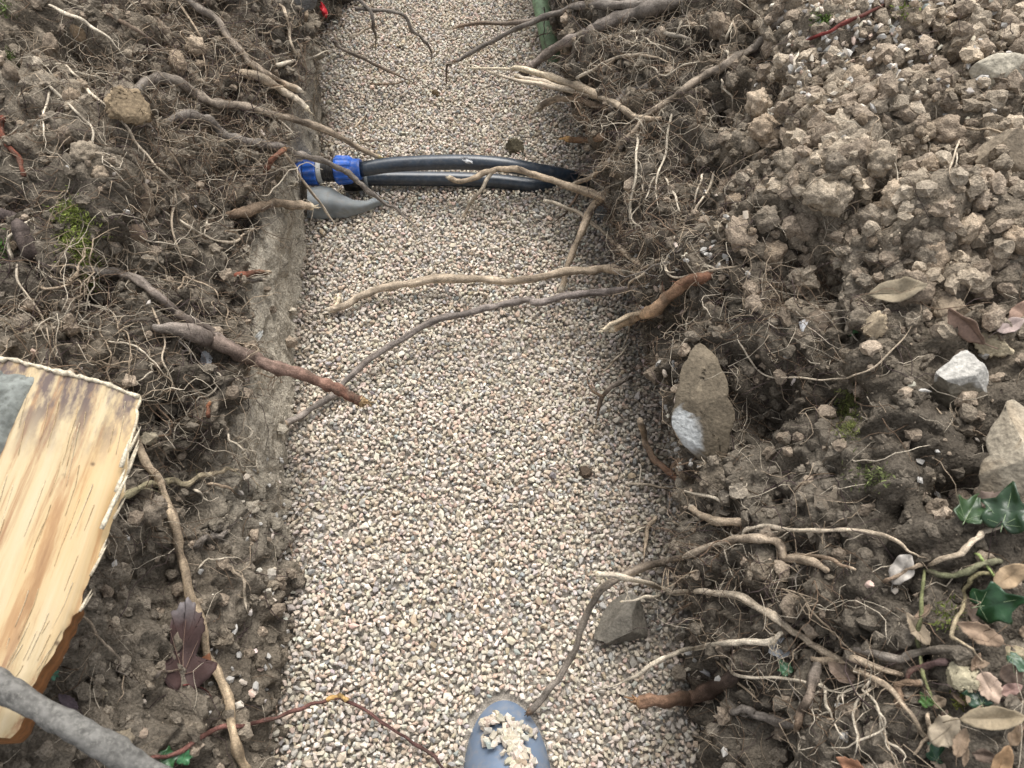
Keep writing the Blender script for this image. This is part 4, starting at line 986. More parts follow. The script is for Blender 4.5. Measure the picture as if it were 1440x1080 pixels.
wc_ = (blob(VR, 1110, 320, 70) * 1.6 + blob(VR, 1230, 260, 110) * 1.3 + blob(VR, 1290, 330, 80) * 1.2 + blob(VR, 1180, 180, 90) * .8 + blob(VR, 1400, 300, 90) * .8 + blob(VR, 1400, 400, 80) * .7 + .03) * ((VR[2] < 1440) & (VR[3] > 0) & (VR[3] < 900))
for j in pick(VR, 175, wc_):
    put_clod(VR[0][j], VR[1][j], .006 + .019 * random.random() ** 2.6, 'rounded crumbly brown earth clod in the spoil of the right bank', CLODG)
wc2 = (blob(VL, 40, 130, 80) * 1.4 + blob(VL, 60, 230, 70) + blob(VL, 180, 60, 100) * .6 + .05) * ((VL[2] > 0) & (VL[3] > 0) & (VL[3] < 900)) * (1 - VL[6])
for j in pick(VL, 60, wc2):
    put_clod(VL[0][j], VL[1][j], .006 + .014 * random.random() ** 2.2, 'rounded crumbly brown earth clod on the left bank', 'earth clods on the left bank')

# ------------------------------------------------------------------ pipes and fittings
def axis_frame(d):
    d = np.array(d, float); d /= np.linalg.norm(d)
    a = np.array([0, 0, 1.0]); n = a - d * (a @ d); n /= np.linalg.norm(n)
    return d, n, np.cross(d, n)

def lathe(o, d, prof, k=32, rib=None):
    """prof: list of (s along axis, radius); rib: function(s_index, angle index) -> radius factor"""
    d, n, b = axis_frame(d); V = []
    for i, (s_, r_) in enumerate(prof):
        for j in range(k):
            a = j / k * 2 * math.pi; f = rib(i, j) if rib else 1
            V.append(o + d * s_ + (n * math.cos(a) + b * math.sin(a)) * r_ * f)
    m = len(prof); i = np.arange((m - 1) * k).reshape(m - 1, k); j = np.roll(i, -1, 1)
    return np.array(V), np.stack([i, j, j + k, i + k], -1).reshape(-1, 4)

def lathe_obj(name, o, d, prof, mat, parent, base, k=32, rib=None, smooth=True):
    V, Q = lathe(o, d, prof, k, rib)
    me = np_mesh(name, V - base, [Q], None, smooth, mat)
    return link(name, me, parent)

def pipe_obj(name, pts, r, mat, label=None, cat=None, wall=.003):
    D = catmull(pts, 10)
    e = empty(name, pts[0]) if label else None
    tb = Tubes(); n = len(D)
    D2 = np.vstack([D, D[::-1]]) ; 
    V1, Q1, _ = tube(D, np.full(n, r), 28); V2, Q2, _ = tube(D, np.full(n, r - wall), 28)
    V1, V2 = V1[:-2], V2[:-2]; k = 28; off = len(V1)
    i = np.arange(k); j = np.roll(i, -1); z = (n - 1) * k
    rim = np.vstack([np.stack([j, i, i + off, j + off], 1), np.stack([i + z, j + z, j + z + off, i + z + off], 1)])
    me = np_mesh(name, np.vstack([V1, V2]) - pts[0], [Q1, Q2[:, ::-1] + off, rim], None, True, mat)
    o = link(name, me); o.location = pts[0]
    return tag(o, label, cat) if label else o

P_top = [np.array(at(508, 238, .075)), np.array(at(560, 231, .082)), np.array(at(640, 228, .088)), np.array(at(700, 231, .085)), np.array(at(760, 241, .065)), np.array(at(800, 249, .045)), np.array(at(822, 257, .012))]
top_pipe = pipe_obj('black_pipe', P_top, .0150, M['black_pe'], 'upper bowed black plastic pipe joined to the blue fitting', 'pipe')
P_low = [np.array(at(506, 251, .028)), np.array(at(560, 251, .026)), np.array(at(640, 252, .022)), np.array(at(700, 255, .017)), np.array(at(752, 261, .010)), np.array(at(776, 263, -.002))]
low_pipe = pipe_obj('black_pipe', P_low, .0150, M['black_pe'], 'lower black plastic pipe half sunk in the gravel', 'pipe')
# compression coupling
fo = np.array(at(508, 238, .075)); fd = np.array(at(440, 241, .07)) - fo; fd /= np.linalg.norm(fd)
fit = empty('pipe_coupling', fo); tag(fit, 'compression coupling with two ribbed blue nuts on the upper black pipe', 'pipe fitting')
def ribbed(i, j): return 1.07 if (j % 4) in (0, 1) else 1.0
nut_prof = [(0, .0152), (0, .020), (.004, .0212), (.016, .0212), (.019, .0235), (.022, .0255), (.046, .0272), (.05, .026), (.054, .020)]
lathe_obj('nut', fo, fd, nut_prof, M['blue_nut'], fit, fo, 48, lambda i, j: ribbed(i, j) if 4 <= i <= 7 else 1, False)
lathe_obj('body', fo, fd, [(.05, .018), (.054, .0225), (.058, .0225), (.059, .0205), (.066, .0205), (.067, .0225), (.071, .0225), (.072, .0205), (.084, .0205), (.088, .0205)], M['black_body'], fit, fo, 36, None, False)
lathe_obj('collar', fo, fd, [(.078, .018), (.078, .023), (.084, .024), (.087, .024), (.087, .018)], M['pale_ring'], fit, fo, 36, None, False)
lathe_obj('nut', fo, fd, [(.088, .017), (.088, .0255), (.09, .0268), (.112, .0250), (.116, .0205), (.130, .0195), (.130, .015)], M['blue_nut'], fit, fo, 48, lambda i, j: ribbed(i, j) if 1 <= i <= 3 else 1, False)
# black coupling of the lower pipe
fo2 = np.array(at(519, 251, .028)); fd2 = np.array(at(470, 252, .024)) - fo2; fd2 /= np.linalg.norm(fd2)
fit2 = empty('pipe_coupling', fo2); tag(fit2, 'small black coupling with a grey ring at the end of the lower black pipe', 'pipe fitting')
lathe_obj('body', fo2, fd2, [(.006, .017), (.006, .0215), (.03, .0235), (.05, .0235), (.052, .017)], M['black_body'], fit2, fo2, 32, lambda i, j: 1.05 if 1 <= i <= 3 and j % 4 < 2 else 1, False)
lathe_obj('ring', fo2, fd2, [(0, .0165), (0, .0205), (.002, .022), (.0065, .022), (.0065, .0165)], M['grey_sheet'], fit2, fo2, 32)

# grey sheet, bent round a long axis and tapering to a point
def sheet():
    top = [(432, 264), (452, 261), (466, 264), (480, 273), (497, 281), (515, 282), (530, 277), (547, 284)]
    bot = [(432, 306), (452, 308), (468, 306), (485, 306), (500, 302), (515, 297), (530, 290), (547, 286)]
    n, m = len(top), 9; th = .0035; V = []
    for lay in (0, 1):
        for i in range(n):
            for k in range(m):
                t = k / (m - 1); x = top[i][0] * (1 - t) + bot[i][0] * t; y = top[i][1] * (1 - t) + bot[i][1] * t
                h = (.058 - .040 * (i / (n - 1)) ** 1.3) * (1 - t) ** 1.0 + .012 * t + .018 * math.sin(t * math.pi) * (1 - i / n)
                p = np.array(at(x, y, h)); V.append(p - np.array([0, -.6, .8]) * th * lay)
    V = np.array(V); g = grid_faces(n, m); off = n * m
    idx = np.arange(off).reshape(n, m)
    ring = np.concatenate([idx[:, 0], idx[-1, 1:], idx[::-1, -1][1:], idx[0, ::-1][1:-1]]); r2 = np.roll(ring, -1)
    return V, [g, g[:, ::-1] + off, np.stack([ring, r2, r2 + off, ring + off], 1)]
V, Fs = sheet(); sp = np.array(at(480, 300, 0))
me = np_mesh('grey_sheet', V - sp, Fs, None, True, M['grey_sheet']); o = link('metal_sheet', me); o.location = sp
bv = o.modifiers.new('edge', 'EDGE_SPLIT'); bv.split_angle = R(38)
tag(o, 'bent grey metal sheet tapering to a point on the gravel below the blue fitting', 'metal sheet')

# blue-grey drain pipe rising out of the gravel
pb = empty('drain_pipe', pipe_tip); tag(pb, 'blue grey drain pipe end rising out of the gravel under heaped pebbles', 'pipe')
lathe_obj('barrel', pipe_o, pipe_dir, [(-.12, PIPE_R), (.16, PIPE_R), (.16, PIPE_R - .0035), (-.12, PIPE_R - .0035)], M['blue_pipe'], pb, pipe_tip, 64, None, True).modifiers.new('edge', 'EDGE_SPLIT')
lathe_obj('socket', pipe_o, pipe_dir, [(.105, PIPE_R + .0005), (.105, PIPE_R + .005), (.16, PIPE_R + .005), (.16, PIPE_R + .0005)], M['blue_pipe'], pb, pipe_tip, 64).modifiers.new('edge', 'EDGE_SPLIT')

gpp = [np.array(at(757, -14, .10)), np.array(at(762, 10, .085)), np.array(at(768, 40, .06)), np.array(at(774, 66, .03)), np.array(at(778, 84, .0))]
pipe_obj('green_pipe', gpp, .021, M['green_pipe'], 'short green plastic pipe leaning on the far right wall', 'pipe')
root('dark thread root wound over the green plastic pipe', [L([(765, 10, .13), (766, 30, .115), (765, 45, .105), (766, 62, .085)], 1.2, 1, DARK, DARK, 'fine'), L([(755, 52, .09), (766, 47, .105), (778, 49, .09)], 1, .8, DARK, DARK, 'fine')])

# ------------------------------------------------------------------ leaves
def leaf_polar(kind):
    if kind == 'ivy': pts = [(0, -.30), (.16, -.42), (.40, -.30), (.34, -.05), (.50, .12), (.24, .22), (.12, .42), (0, .62)]
    elif kind == 'maple': pts = [(0, -.44), (.14, -.50), (.24, -.46), (.46, -.22), (.26, -.20), (.20, -.08), (.24, .10), (.28, .26), (.24, .38), (.25, .46), (.16, .48), (.13, .56), (.06, .57), (0, .64)]
    elif kind == 'round': pts = [(0, -.5), (.2, -.42), (.34, -.2), (.38, .02), (.30, .26), (.16, .42), (0, .52)]
    elif kind == 'toothed': pts = [(0, -.5), (.15, -.44), (.22, -.36), (.22, -.33), (.31, -.2), (.29, -.16), (.35, 0), (.31, .04), (.31, .18), (.25, .22), (.2, .36), (.14, .38), (0, .55)]
    else: pts = [(0, -.5), (.07, -.40), (.15, -.22), (.19, 0), (.17, .2), (.10, .38), (.04, .48), (0, .53)]   # long
    return pts + [(-x, y) for x, y in pts[-2:0:-1]]

def leaf(label, kind, x, y, length, ang, col, curl=.25, fold=.2, lift=.008, name='leaf', cat='leaf', mat='leaf', width=1.0, vein=None, twist=0., face=.55, seed=0, stalk=True, group=None, tipc=None):
    """length in photo pixels, ang in degrees in the picture (0 = tip to the right, 90 = tip up)"""
    p, n, z = hit(x, y); u, v, w = basis(x, y)
    nn = n * (1 - face) + w * face; nn /= np.linalg.norm(nn)
    ax = u * math.cos(R(ang)) + v * math.sin(R(ang)); ax = ax - nn * (ax @ nn); ax /= np.linalg.norm(ax)
    sx = np.cross(ax, nn)
    Lm = length * z / F / 1.05
    pts = np.array(leaf_polar(kind)); pts[:, 0] *= width
    rr = random.Random(seed or int(x * 7 + y))
    D = catmull(np.vstack([pts, pts[:1]]), 3)[:-1]
    D = D + np.array([[rr.uniform(-.012, .012), rr.uniform(-.012, .012)] for _ in D])
    rings = [0, .18, .36, .54, .7, .85, 1.0]; k = len(D); V = [np.array([0, 0])]
    for r_ in rings[1:]:
        for q in D: V.append(np.array([q[0] * r_, q[1] * r_]))
    V = np.array(V)
    ph = rr.uniform(0, 6)
    zz = fold * np.abs(V[:, 0]) + curl * (V[:, 1] ** 2) * 1.2 - .5 * curl * V[:, 0] ** 2 * 2 + twist * V[:, 0] * V[:, 1] + .06 * np.sin(V[:, 1] * 11 + ph) * np.abs(V[:, 0]) * 3 + .025 * np.sin(V[:, 0] * 17 + V[:, 1] * 6 + ph) + (.18 * np.maximum(V[:, 0] * (1 if ph > 3 else -1), 0) ** 1.5 if mat == 'leaf' else 0) + .05 * fbm(np.c_[V * 4, np.full(len(V), ph)], 2, 9)
    base = p + nn * (lift + .006)
    def W(a, zc): return (sx * a[:, :1] + ax * a[:, 1:2] + nn * zc[:, None]) * Lm
    Pw = W(V, zz)
    tr = np.array([[0, 1 + i, 1 + (i + 1) % k] for i in range(k)])
    qs = []
    for q in range(len(rings) - 2):
        o_ = 1 + q * k
        for i in range(k): qs.append([o_ + i, o_ + k + i, o_ + k + (i + 1) % k, o_ + (i + 1) % k])
    cc = np.array(col)[None] * .84 * (1 + .18 * np.sin(V[:, 1:2] * 9 + ph) * np.abs(V[:, :1]) * 2 + .38 * fbm(np.c_[V * 5, np.full(len(V), ph)], 3, 3)[:, None])
    if tipc is not None:
        m_ = np.clip((V[:, 1] - .36) * 4 + .5 * fbm(np.c_[V * 6, V[:, :1] * 0], 3, 5), 0, 1)[:, None]; cc = cc * (1 - m_) + np.array(tipc) * m_
    th = nn * .0005
    n0 = len(Pw); last = 1 + (len(rings) - 2) * k
    edge = np.array([[last + i, last + i + n0, last + (i + 1) % k + n0, last + (i + 1) % k] for i in range(k)])
    me = np_mesh('blade', np.vstack([Pw, Pw - th]), [tr, np.array(qs), tr[:, ::-1] + n0, np.array(qs)[:, ::-1] + n0, edge], np.vstack([cc, cc * .9]), True, M[mat])
    e = empty(name, base); tag(e, label, cat, group)
    bl = link('blade', me, e)
    vc = np.array(vein if vein is not None else np.array(col) * .62)
    ys = np.linspace(-.46, .48 if kind != 'ivy' else .5, 12); a = np.c_[ys * 0, ys]
    zr = curl * ys ** 2 * 1.2 + .02 * np.sin(ys * 6 + ph) + .006
    tb = Tubes(); tb.add(W(a, zr), np.linspace(.011, .003, 12) * Lm, 5, vc)
    if kind in ('ivy', 'maple'):
        for s_ in (-1, 1):
            for (ex, ey) in ((.42, .10), (.32, -.26)) if kind == 'ivy' else ((.36, -.24), (.20, .22)):
                t = np.linspace(0, 1, 6); a2 = np.c_[s_ * ex * t, -.3 + (ey + .3) * t]
                z2 = fold * np.abs(a2[:, 0]) + curl * a2[:, 1] ** 2 * 1.2 - curl * a2[:, 0] ** 2 + .012
                tb.add(W(a2, z2), np.linspace(.008, .002, 6) * Lm, 4, vc)
    link('midrib', tb.mesh('midrib', M['leaf']), bl)
    if stalk:
        t = np.linspace(0, 1, 6); a3 = np.c_[.05 * t ** 2, -.46 - .3 * t]; tb = Tubes(); tb.add(W(a3, curl * .3 - .12 * t), np.full(6, .012 * Lm), 5, vc)
        link('stalk', tb.mesh('stalk', M['leaf']), e)
    return e

DRY, PINK, PALEL, BRL, SILV = (.29, .23, .16), (.33, .22, .165), (.45, .38, .28), (.22, .15, .10), (.46, .42, .37)
leaf('curled dry tan leaf on the right bank above the small white faced stone', 'long', 1268, 418, 78, 5, (.29, .24, .165), .25, .35, .014, width=1.25)
leaf('pinkish folded dry leaf pointing down the right bank beside a brown clod', 'long', 1371, 441, 72, 120, PINK, .15, .6, .016, width=1.3)
leaf('pink brown leaf cut by the edge above the boulder', 'round', 1436, 448, 46, 60, PINK, .2, .2, .012)
leaf('small mauve leaf fragment above the cream clod', 'long', 1412, 468, 42, 35, (.38, .30, .27), .3, .3, .01, width=1.4)
leaf('silvery grey dead leaf pierced by the ivy runner', 'round', 1279, 803, 50, 50, SILV, .15, .1, .008, width=.9)
leaf('tan toothed leaf standing behind the green ivy stem', 'toothed', 1281, 886, 48, 120, DRY, .3, .4, .01, width=.7)
leaf('brown folded leaf lying beside the hooked ivy stem', 'toothed', 1372, 886, 62, 150, (.31, .22, .15), .2, .35, .008, width=.7)
leaf('orange tan curled leaf under the dark ivy leaf', 'round', 1416, 810, 50, 35, (.36, .26, .16), .4, .3, .012, width=.8)
leaf('dark brown leaf lying between the two ivy leaves', 'toothed', 1391, 727, 58, 40, (.13, .095, .075), .1, .1, .018, width=.95)
leaf('pointed pinkish leaf in the litter with its stalk up', 'toothed', 1394, 970, 44, -75, (.40, .30, .23), .2, .2, .01, width=1.1)
leaf('long tan leaf curled like a boat in the leaf litter', 'long', 1393, 1009, 84, 2, (.31, .25, .165), .12, .6, .014, width=1.0)
leaf('grey tan toothed leaf lying flat in the leaf litter', 'toothed', 1342, 1034, 54, 30, (.35, .29, .21), .08, .1, .010, width=1.2)
leaf('brown leaf folded under the flat toothed leaf', 'toothed', 1357, 1053, 44, 65, (.25, .18, .12), .15, .4, .006, width=.7)
leaf('rusty pointed leaf standing in the leaf litter', 'long', 1398, 1066, 60, 60, (.28, .18, .10), .2, .55, .016, width=1.1)
leaf('pale toothed leaf beneath the small ivy leaf', 'toothed', 1322, 1070, 42, 100, (.36, .28, .21), .2, .2, .008)
leaf('russet leaf lying below the white thread root', 'toothed', 1200, 1066, 46, 140, (.33, .17, .10), .15, .25, .008, width=.8)
leaf('dark tan leaf caught under the forked pale root', 'round', 1184, 958, 44, 130, (.27, .2, .15), .25, .3, .010, width=.8)
leaf('brown leaf upright beside the hooked ivy stem', 'round', 1398, 862, 36, 80, (.24, .15, .10), .3, .3, .010, width=.8)
leaf('dull brown leaf at the corner of the leaf litter', 'round', 1425, 1040, 40, 80, (.24, .17, .11), .2, .2, .006)
leaf('small pink leaf at the edge of the leaf litter', 'round', 1425, 967, 32, 20, (.38, .25, .21), .2, .3, .008, width=.7)
IV, IVV = (.018, .045, .016), (.22, .28, .16)
def ivyleaf(label, x, y, l, a, col=IV, **k): return leaf(label, 'ivy', x, y, l, a, col, k.pop('curl', .15), k.pop('fold', .15), k.pop('lift', .02), 'ivy_leaf', 'ivy', 'ivy', vein=IVV, stalk=False, **k)
ivyleaf('large glossy green ivy leaf with pale veins at the boulder', 1424, 728, 72, 75, width=1.0)
ivyleaf('folded green ivy leaf with a light underside left of the dark brown leaf', 1352, 740, 58, 60, (.035, .072, .024), fold=.7, width=.8)
ivyleaf('dark green ivy leaf over the orange tan curled leaf', 1408, 836, 72, 15, (.018, .06, .02), width=.9)
ivyleaf('small ivy leaf at the foot of the straight tan twig', 1312, 1046, 40, 60, (.03, .075, .04))
ivyleaf('narrow ivy leaf lying in the litter near the pointed pinkish leaf', 1424, 945, 44, -50, (.04, .09, .045), width=.5)
ivyleaf('dark ivy leaf in the shade behind the pointed pinkish leaf', 1374, 978, 42, 100, (.015, .045, .022), lift=.004)
ivyleaf('tiny light green leaf on the right bank beside the ochre clod', 1203, 465, 20, 60, (.05, .16, .04), lift=.006)
ivyleaf('green leaf beside the bent root stub in the litter', 1307, 979, 22, 110, (.08, .17, .04), lift=.008)
ivyleaf('green sprig leaf below the white film scrap', 1105, 942, 24, 120, (.03, .10, .04), lift=.006)
ivyleaf('small green seedling leaf beside the red brown branch', 258, 1059, 24, 80, (.06, .2, .08), lift=.008)
ivyleaf('dark green leaf under the red brown branch', 232, 1070, 34, 20, (.03, .09, .03), lift=.006)
ivyleaf('pale green shoot leaf near the firewood log', 75, 940, 16, 60, (.08, .22, .14), lift=.006)
leaf('large maroon maple leaf with a silvery tip on the lower left bank', 'maple', 252, 918, 116, 92, (.07, .040, .036), .2, .42, .010, vein=(.2, .13, .10), width=.76, face=.65, tipc=(.22, .2, .2))
leaf('orange brown leaf tucked behind the maroon maple leaf', 'round', 277, 940, 48, 70, (.24, .10, .05), .2, .4, .008, width=.6)
leaf('purple grey leaf lying by the grey stick near the firewood log', 'toothed', 95, 983, 36, 140, (.12, .09, .10), .2, .3, .008, width=.7)

for k in range(16):
    x, y = random.uniform(1300, 1436), random.uniform(860, 1075)
    leaf('small crumpled brown leaf scrap in the litter under the ivy', random.choice(('toothed', 'round', 'long')), x, y, random.uniform(18, 36), random.uniform(0, 360), np.array(random.choice(((.2, .14, .095), (.26, .19, .13), (.14, .10, .075), (.3, .23, .16)))), random.uniform(.1, .5), random.uniform(.1, .6), .004, width=random.uniform(.7, 1.2), face=.3, stalk=False, group='leaf scraps in the litter')

# ------------------------------------------------------------------ moss
def moss(label, spots, n, col, size=.006, name='moss_clump'):
    V, Tn, Cc = [], [], []
    for (x, y, s) in spots:
        for _ in range(n):
            px, py = random.gauss(x, s * .45), random.gauss(y, s * .45)
            p, nn, _ = hit(px, py)
            p = p + rng.normal(0, .002, 3) + nn * random.uniform(0, .006)
            d = nn + rng.normal(0, .7, 3); d /= np.linalg.norm(d); t = np.cross(d, rng.normal(size=3)); t /= np.linalg.norm(t) + 1e-9
            l_ = size * random.uniform(.5, 1.3); b = len(V)
            V += [p - t * l_ * .14, p + t * l_ * .14, p + d * l_ * .6 + t * l_ * .10, p + d * l_]; Tn += [[b, b + 1, b + 2], [b, b + 2, b + 3]]
            c = np.array(col) * random.uniform(.6, 1.4); Cc += [c * .8, c * .8, c, c * 1.15]
    V = np.array(V); o0 = V.mean(0)
    o = link(name, np_mesh(name, V - o0, [np.array(Tn)], np.array(Cc), False, M['moss'])); o.location = o0
    return tag(o, label, 'moss')
moss('bright green moss tuft on the left bank', [(100, 300, 24), (112, 322, 30), (105, 345, 26), (120, 370, 22), (125, 395, 16)], 900, (.21, .25, .065), .0045)
moss('olive moss strip in the dark right bank beside the sagging root', [(1195, 560, 20), (1192, 585, 20), (1195, 605, 14)], 420, (.15, .165, .055), .004)
moss('sparse moss on the right bank below the olive strip', [(1215, 665, 26), (1240, 670, 16)], 90, (.13, .15, .06), .006)
moss('green moss patch at the top of the spoil beside a dark red twig', [(1158, 30, 12)], 260, (.12, .18, .05), .007)
moss('green moss cushion at the top of the spoil beyond the dark red twig', [(1272, 4, 24)], 220, (.15, .19, .04), .007)
moss('small moss tuft in the leaf litter behind the green ivy stem', [(1330, 868, 18)], 120, (.12, .14, .04), .006)
moss('moss tuft beside the dark ivy leaf in the litter', [(1357, 985, 14)], 110, (.16, .17, .04), .005)
moss('moss beside the plumb pale root on the left bank', [(12, 84, 8)], 150, (.13, .17, .06), .006)
moss('moss at the crest corner of the left bank', [(4, 8, 20)], 150, (.13, .17, .06), .006)
moss('moss beside the thick dark dead root', [(6, 348, 18)], 130, (.08, .15, .04), .006)

# ------------------------------------------------------------------ scraps
def scrap(label, x, y, w_, h_, ang, mat, name='plastic_scrap', cat='plastic', lift=.006, seed=1, h=None):
    p, n, z = hit(x, y); u, v, w = basis(x, y)
    if h is not None: p = np.array(at(x, y, h)); z = (p - CAM) @ FWD
    r = np.random.default_rng(seed); a, b = 9, 9
    g = np.stack(np.meshgrid(np.linspace(-.5, .5, a), np.linspace(-.5, .5, b), indexing='ij'), -1).reshape(-1, 2)
    g = g * (1 - .35 * (np.abs(g[:, :1] * g[:, 1:]) * 4)) * (1 + .07 * r.normal(size=(len(g), 1)))
    c, s_ = math.cos(R(ang)), math.sin(R(ang))
    X = (g[:, 0] * w_ * c - g[:, 1] * h_ * s_) * z / F; Y = (g[:, 0] * w_ * s_ + g[:, 1] * h_ * c) * z / F
    Z = .35 * max(w_, h_) * z / F * fbm(np.c_[g * 3 + seed, np.full(len(g), seed)], 2, seed)
    nn = n * .4 + w * .6
    P = X[:, None] * u + Y[:, None] * v + Z[:, None] * w + nn * lift
    f = grid_faces(a, b); m = len(P)
    idx = np.arange(m).reshape(a, b); ring = np.concatenate([idx[:, 0], idx[-1, 1:], idx[::-1, -1][1:], idx[0, ::-1][1:-1]]); r2 = np.roll(ring, -1)
    me = np_mesh(name, np.vstack([P, P - w * .0006]), [f, f[:, ::-1] + m, np.stack([ring, r2, r2 + m, ring + m], 1)], None, False, M[mat])
    o = link(name, me); o.location = p
    return tag(o, label, cat)
scrap('crumpled white plastic scrap under the thick red brown root', 291, 506, 16, 24, 10, 'scrap', seed=3)
scrap('crumpled grey white film beside the slim pale root', 1098, 908, 34, 30, 20, 'scrap', seed=5)
scrap('shredded red plastic tag hanging in the dark recess', 455, 14, 9, 22, 15, 'red', 'plastic_tag', 'plastic', seed=7, h=.22)
scrap('thin torn clear tape on the upper black pipe', 657, 227, 18, 8, -25, 'scrap', 'tape', 'tape', seed=9, h=.107)
scrap('silvery plastic sliver on the clay of the left wall', 362, 474, 8, 22, -35, 'pale_ring', seed=11)

# ------------------------------------------------------------------ firewood log and stick, close to the camera
def wood_mat():
    m, n, l, b = new_mat('split_wood')
    tc = n.new('ShaderNodeTexCoord')
    def tex(scale, vec, det=6, rough=.6, dist=0):
        mp = n.new('ShaderNodeMapping'); mp.inputs['Scale'].default_value = vec; l.new(tc.outputs['Object'], mp.inputs[0])
        t = n.new('ShaderNodeTexNoise'); t.inputs['Scale'].default_value = scale; t.inputs['Detail'].default_value = det; t.inputs['Roughness'].default_value = rough; t.inputs['Distortion'].default_value = dist
        l.new(mp.outputs[0], t.inputs['Vector']); return t
    g = tex(46, (1, .06, 1), 8, .7, .45)
    r = n.new('ShaderNodeValToRGB'); l.new(g.outputs['Fac'], r.inputs['Fac'])
    e = r.color_ramp.elements; e[0].position = .34; e[0].color = (.22, .125, .07, 1); e[1].position = .72; e[1].color = (.50, .42, .29, 1)
    x = e.new(.42); x.color = (.33, .21, .115, 1); x = e.new(.485); x.color = (.45, .35, .205, 1)
    warm = tex(9, (1, .3, 1), 3)
    rw = n.new('ShaderNodeMapRange'); rw.inputs[1].default_value = .5; rw.inputs[2].default_value = .68; rw.inputs[4].default_value = .4; l.new(warm.outputs['Fac'], rw.inputs['Value'])
    m1 = n.new('ShaderNodeMix'); m1.data_type = 'RGBA'; l.new(rw.outputs[0], m1.inputs['Factor']); l.new(r.outputs[0], m1.inputs['A']); m1.inputs['B'].default_value = (.52, .30, .10, 1)
    # dark blue-grey stain towards the sawn end (local +Y)
    sx = n.new('ShaderNodeSeparateXYZ'); l.new(tc.outputs['Object'], sx.inputs[0])
    ye = n.new('ShaderNodeMapRange'); ye.inputs[1].default_value = -.085; ye.inputs[2].default_value = -.015; l.new(sx.outputs['Y'], ye.inputs['Value'])
    st = tex(55, (1, .35, 1), 5, .65)
    sm = n.new('ShaderNodeMapRange'); sm.inputs[1].default_value = .43; sm.inputs[2].default_value = .57; l.new(st.outputs['Fac'], sm.inputs['Value'])
    mu = n.new('ShaderNodeMath'); mu.operation = 'MULTIPLY'; l.new(ye.outputs[0], mu.inputs[0]); l.new(sm.outputs[0], mu.inputs[1])
    m2 = n.new('ShaderNodeMix'); m2.data_type = 'RGBA'; l.new(mu.outputs[0], m2.inputs['Factor']); l.new(m1.outputs['Result'], m2.inputs['A']); m2.inputs['B'].default_value = (.12, .09, .08, 1)
    # knots / worm holes
    vo = n.new('ShaderNodeTexVoronoi'); vo.inputs['Scale'].default_value = 26; vo.inputs['Randomness'].default_value = 1.0; l.new(tc.outputs['Object'], vo.inputs['Vector'])
    vh = n.new('ShaderNodeMapRange'); vh.inputs[1].default_value = .025; vh.inputs[2].default_value = .075; vh.inputs[3].default_value = .8; vh.inputs[4].default_value = 0; l.new(vo.outputs['Distance'], vh.inputs['Value'])
    m3 = n.new('ShaderNodeMix'); m3.data_type = 'RGBA'; l.new(vh.outputs[0], m3.inputs['Factor']); l.new(m2.outputs['Result'], m3.inputs['A']); m3.inputs['B'].default_value = (.10, .06, .035, 1)
    l.new(m3.outputs['Result'], b.inputs['Base Color']); b.inputs['Roughness'].default_value = .7; b.inputs['Specular IOR Level'].default_value = .3
    bp = n.new('ShaderNodeBump'); bp.inputs['Strength'].default_value = .5; bp.inputs['Distance'].default_value = .002; l.new(g.outputs['Fac'], bp.inputs['Height']); l.new(bp.outputs[0], b.inputs['Normal'])
    return m
M['wood'] = wood_mat()
M['bark'] = plain_mat('orange_bark', (.27, .12, .045), .85, .2, 0, .4, 70, .8, (.12, .07, .04), .7, (1, .2, 1))
M['grey_bark'] = plain_mat('grey_bark', (.17, .18, .165), .9, .2, 0, .45, 90, .9, (.07, .07, .06), .7)
M['end_grain'] = plain_mat('end_grain', (.62, .55, .43), .85, .2, 0, .25, 150, .8, (.35, .25, .15), .5)
M['stick_bark'] = plain_mat('smooth_grey_bark', (.125, .12, .11), .85, .2, 0, .45, 130, 1.0, (.24, .23, .205), .8, (1, 1, 1))

lp = np.array(at(190, 550, .455)); lb = np.array(at(30, 990, .42)); lq = np.array(at(-150, 470, .475))
lay = lp - lb; lay /= np.linalg.norm(lay)
lzn = np.cross(lp - lb, lq - lb); lzn /= np.linalg.norm(lzn)
if lzn @ (CAM - lb) < 0: lzn = -lzn
# local Y = grain (towards the sawn end), Z = out of the split face
gy = np.array(at(150, 540, .455)) - np.array(at(-40, 1010, .43)); gy -= lzn * (gy @ lzn); gy /= np.linalg.norm(gy)
gx = np.cross(gy, lzn)
LOGO = lp
def on_face(x, y):
    d = ray(x, y); t = ((lp - CAM) @ lzn) / (d @ lzn); return CAM + d * t
def loc2(x, y):
    q = on_face(x, y) - LOGO; return np.array([q @ gx, q @ gy])
right = [(190, 549), (187, 575), (182, 605), (174, 645), (164, 690), (146, 735), (128, 775), (113, 815), (100, 850), (84, 880), (66, 912), (48, 942), (32, 965), (33, 1000), (0, 1036)]
left = [(-150, 466), (-155, 500), (-165, 540), (-180, 590), (-195, 640), (-210, 690), (-225, 740), (-240, 790), (-250, 840), (-255, 880), (-258, 915), (-260, 945), (-262, 970), (-262, 1000), (-260, 1030)]
RP = np.array([loc2(*p) for p in right]); LP = np.array([loc2(*p) for p in left])
log = empty('firewood_log', LOGO)
log.matrix_world = Matrix(((gx[0], gy[0], lzn[0], LOGO[0]), (gx[1], gy[1], lzn[1], LOGO[1]), (gx[2], gy[2], lzn[2], LOGO[2]), (0, 0, 0, 1)))
tag(log, 'split firewood log with pale yellow grain and an orange bark edge on the left bank', 'log')
nL = 120; nW = 70
tt = np.linspace(0, 1, nL); kk = np.linspace(0, 1, len(RP))
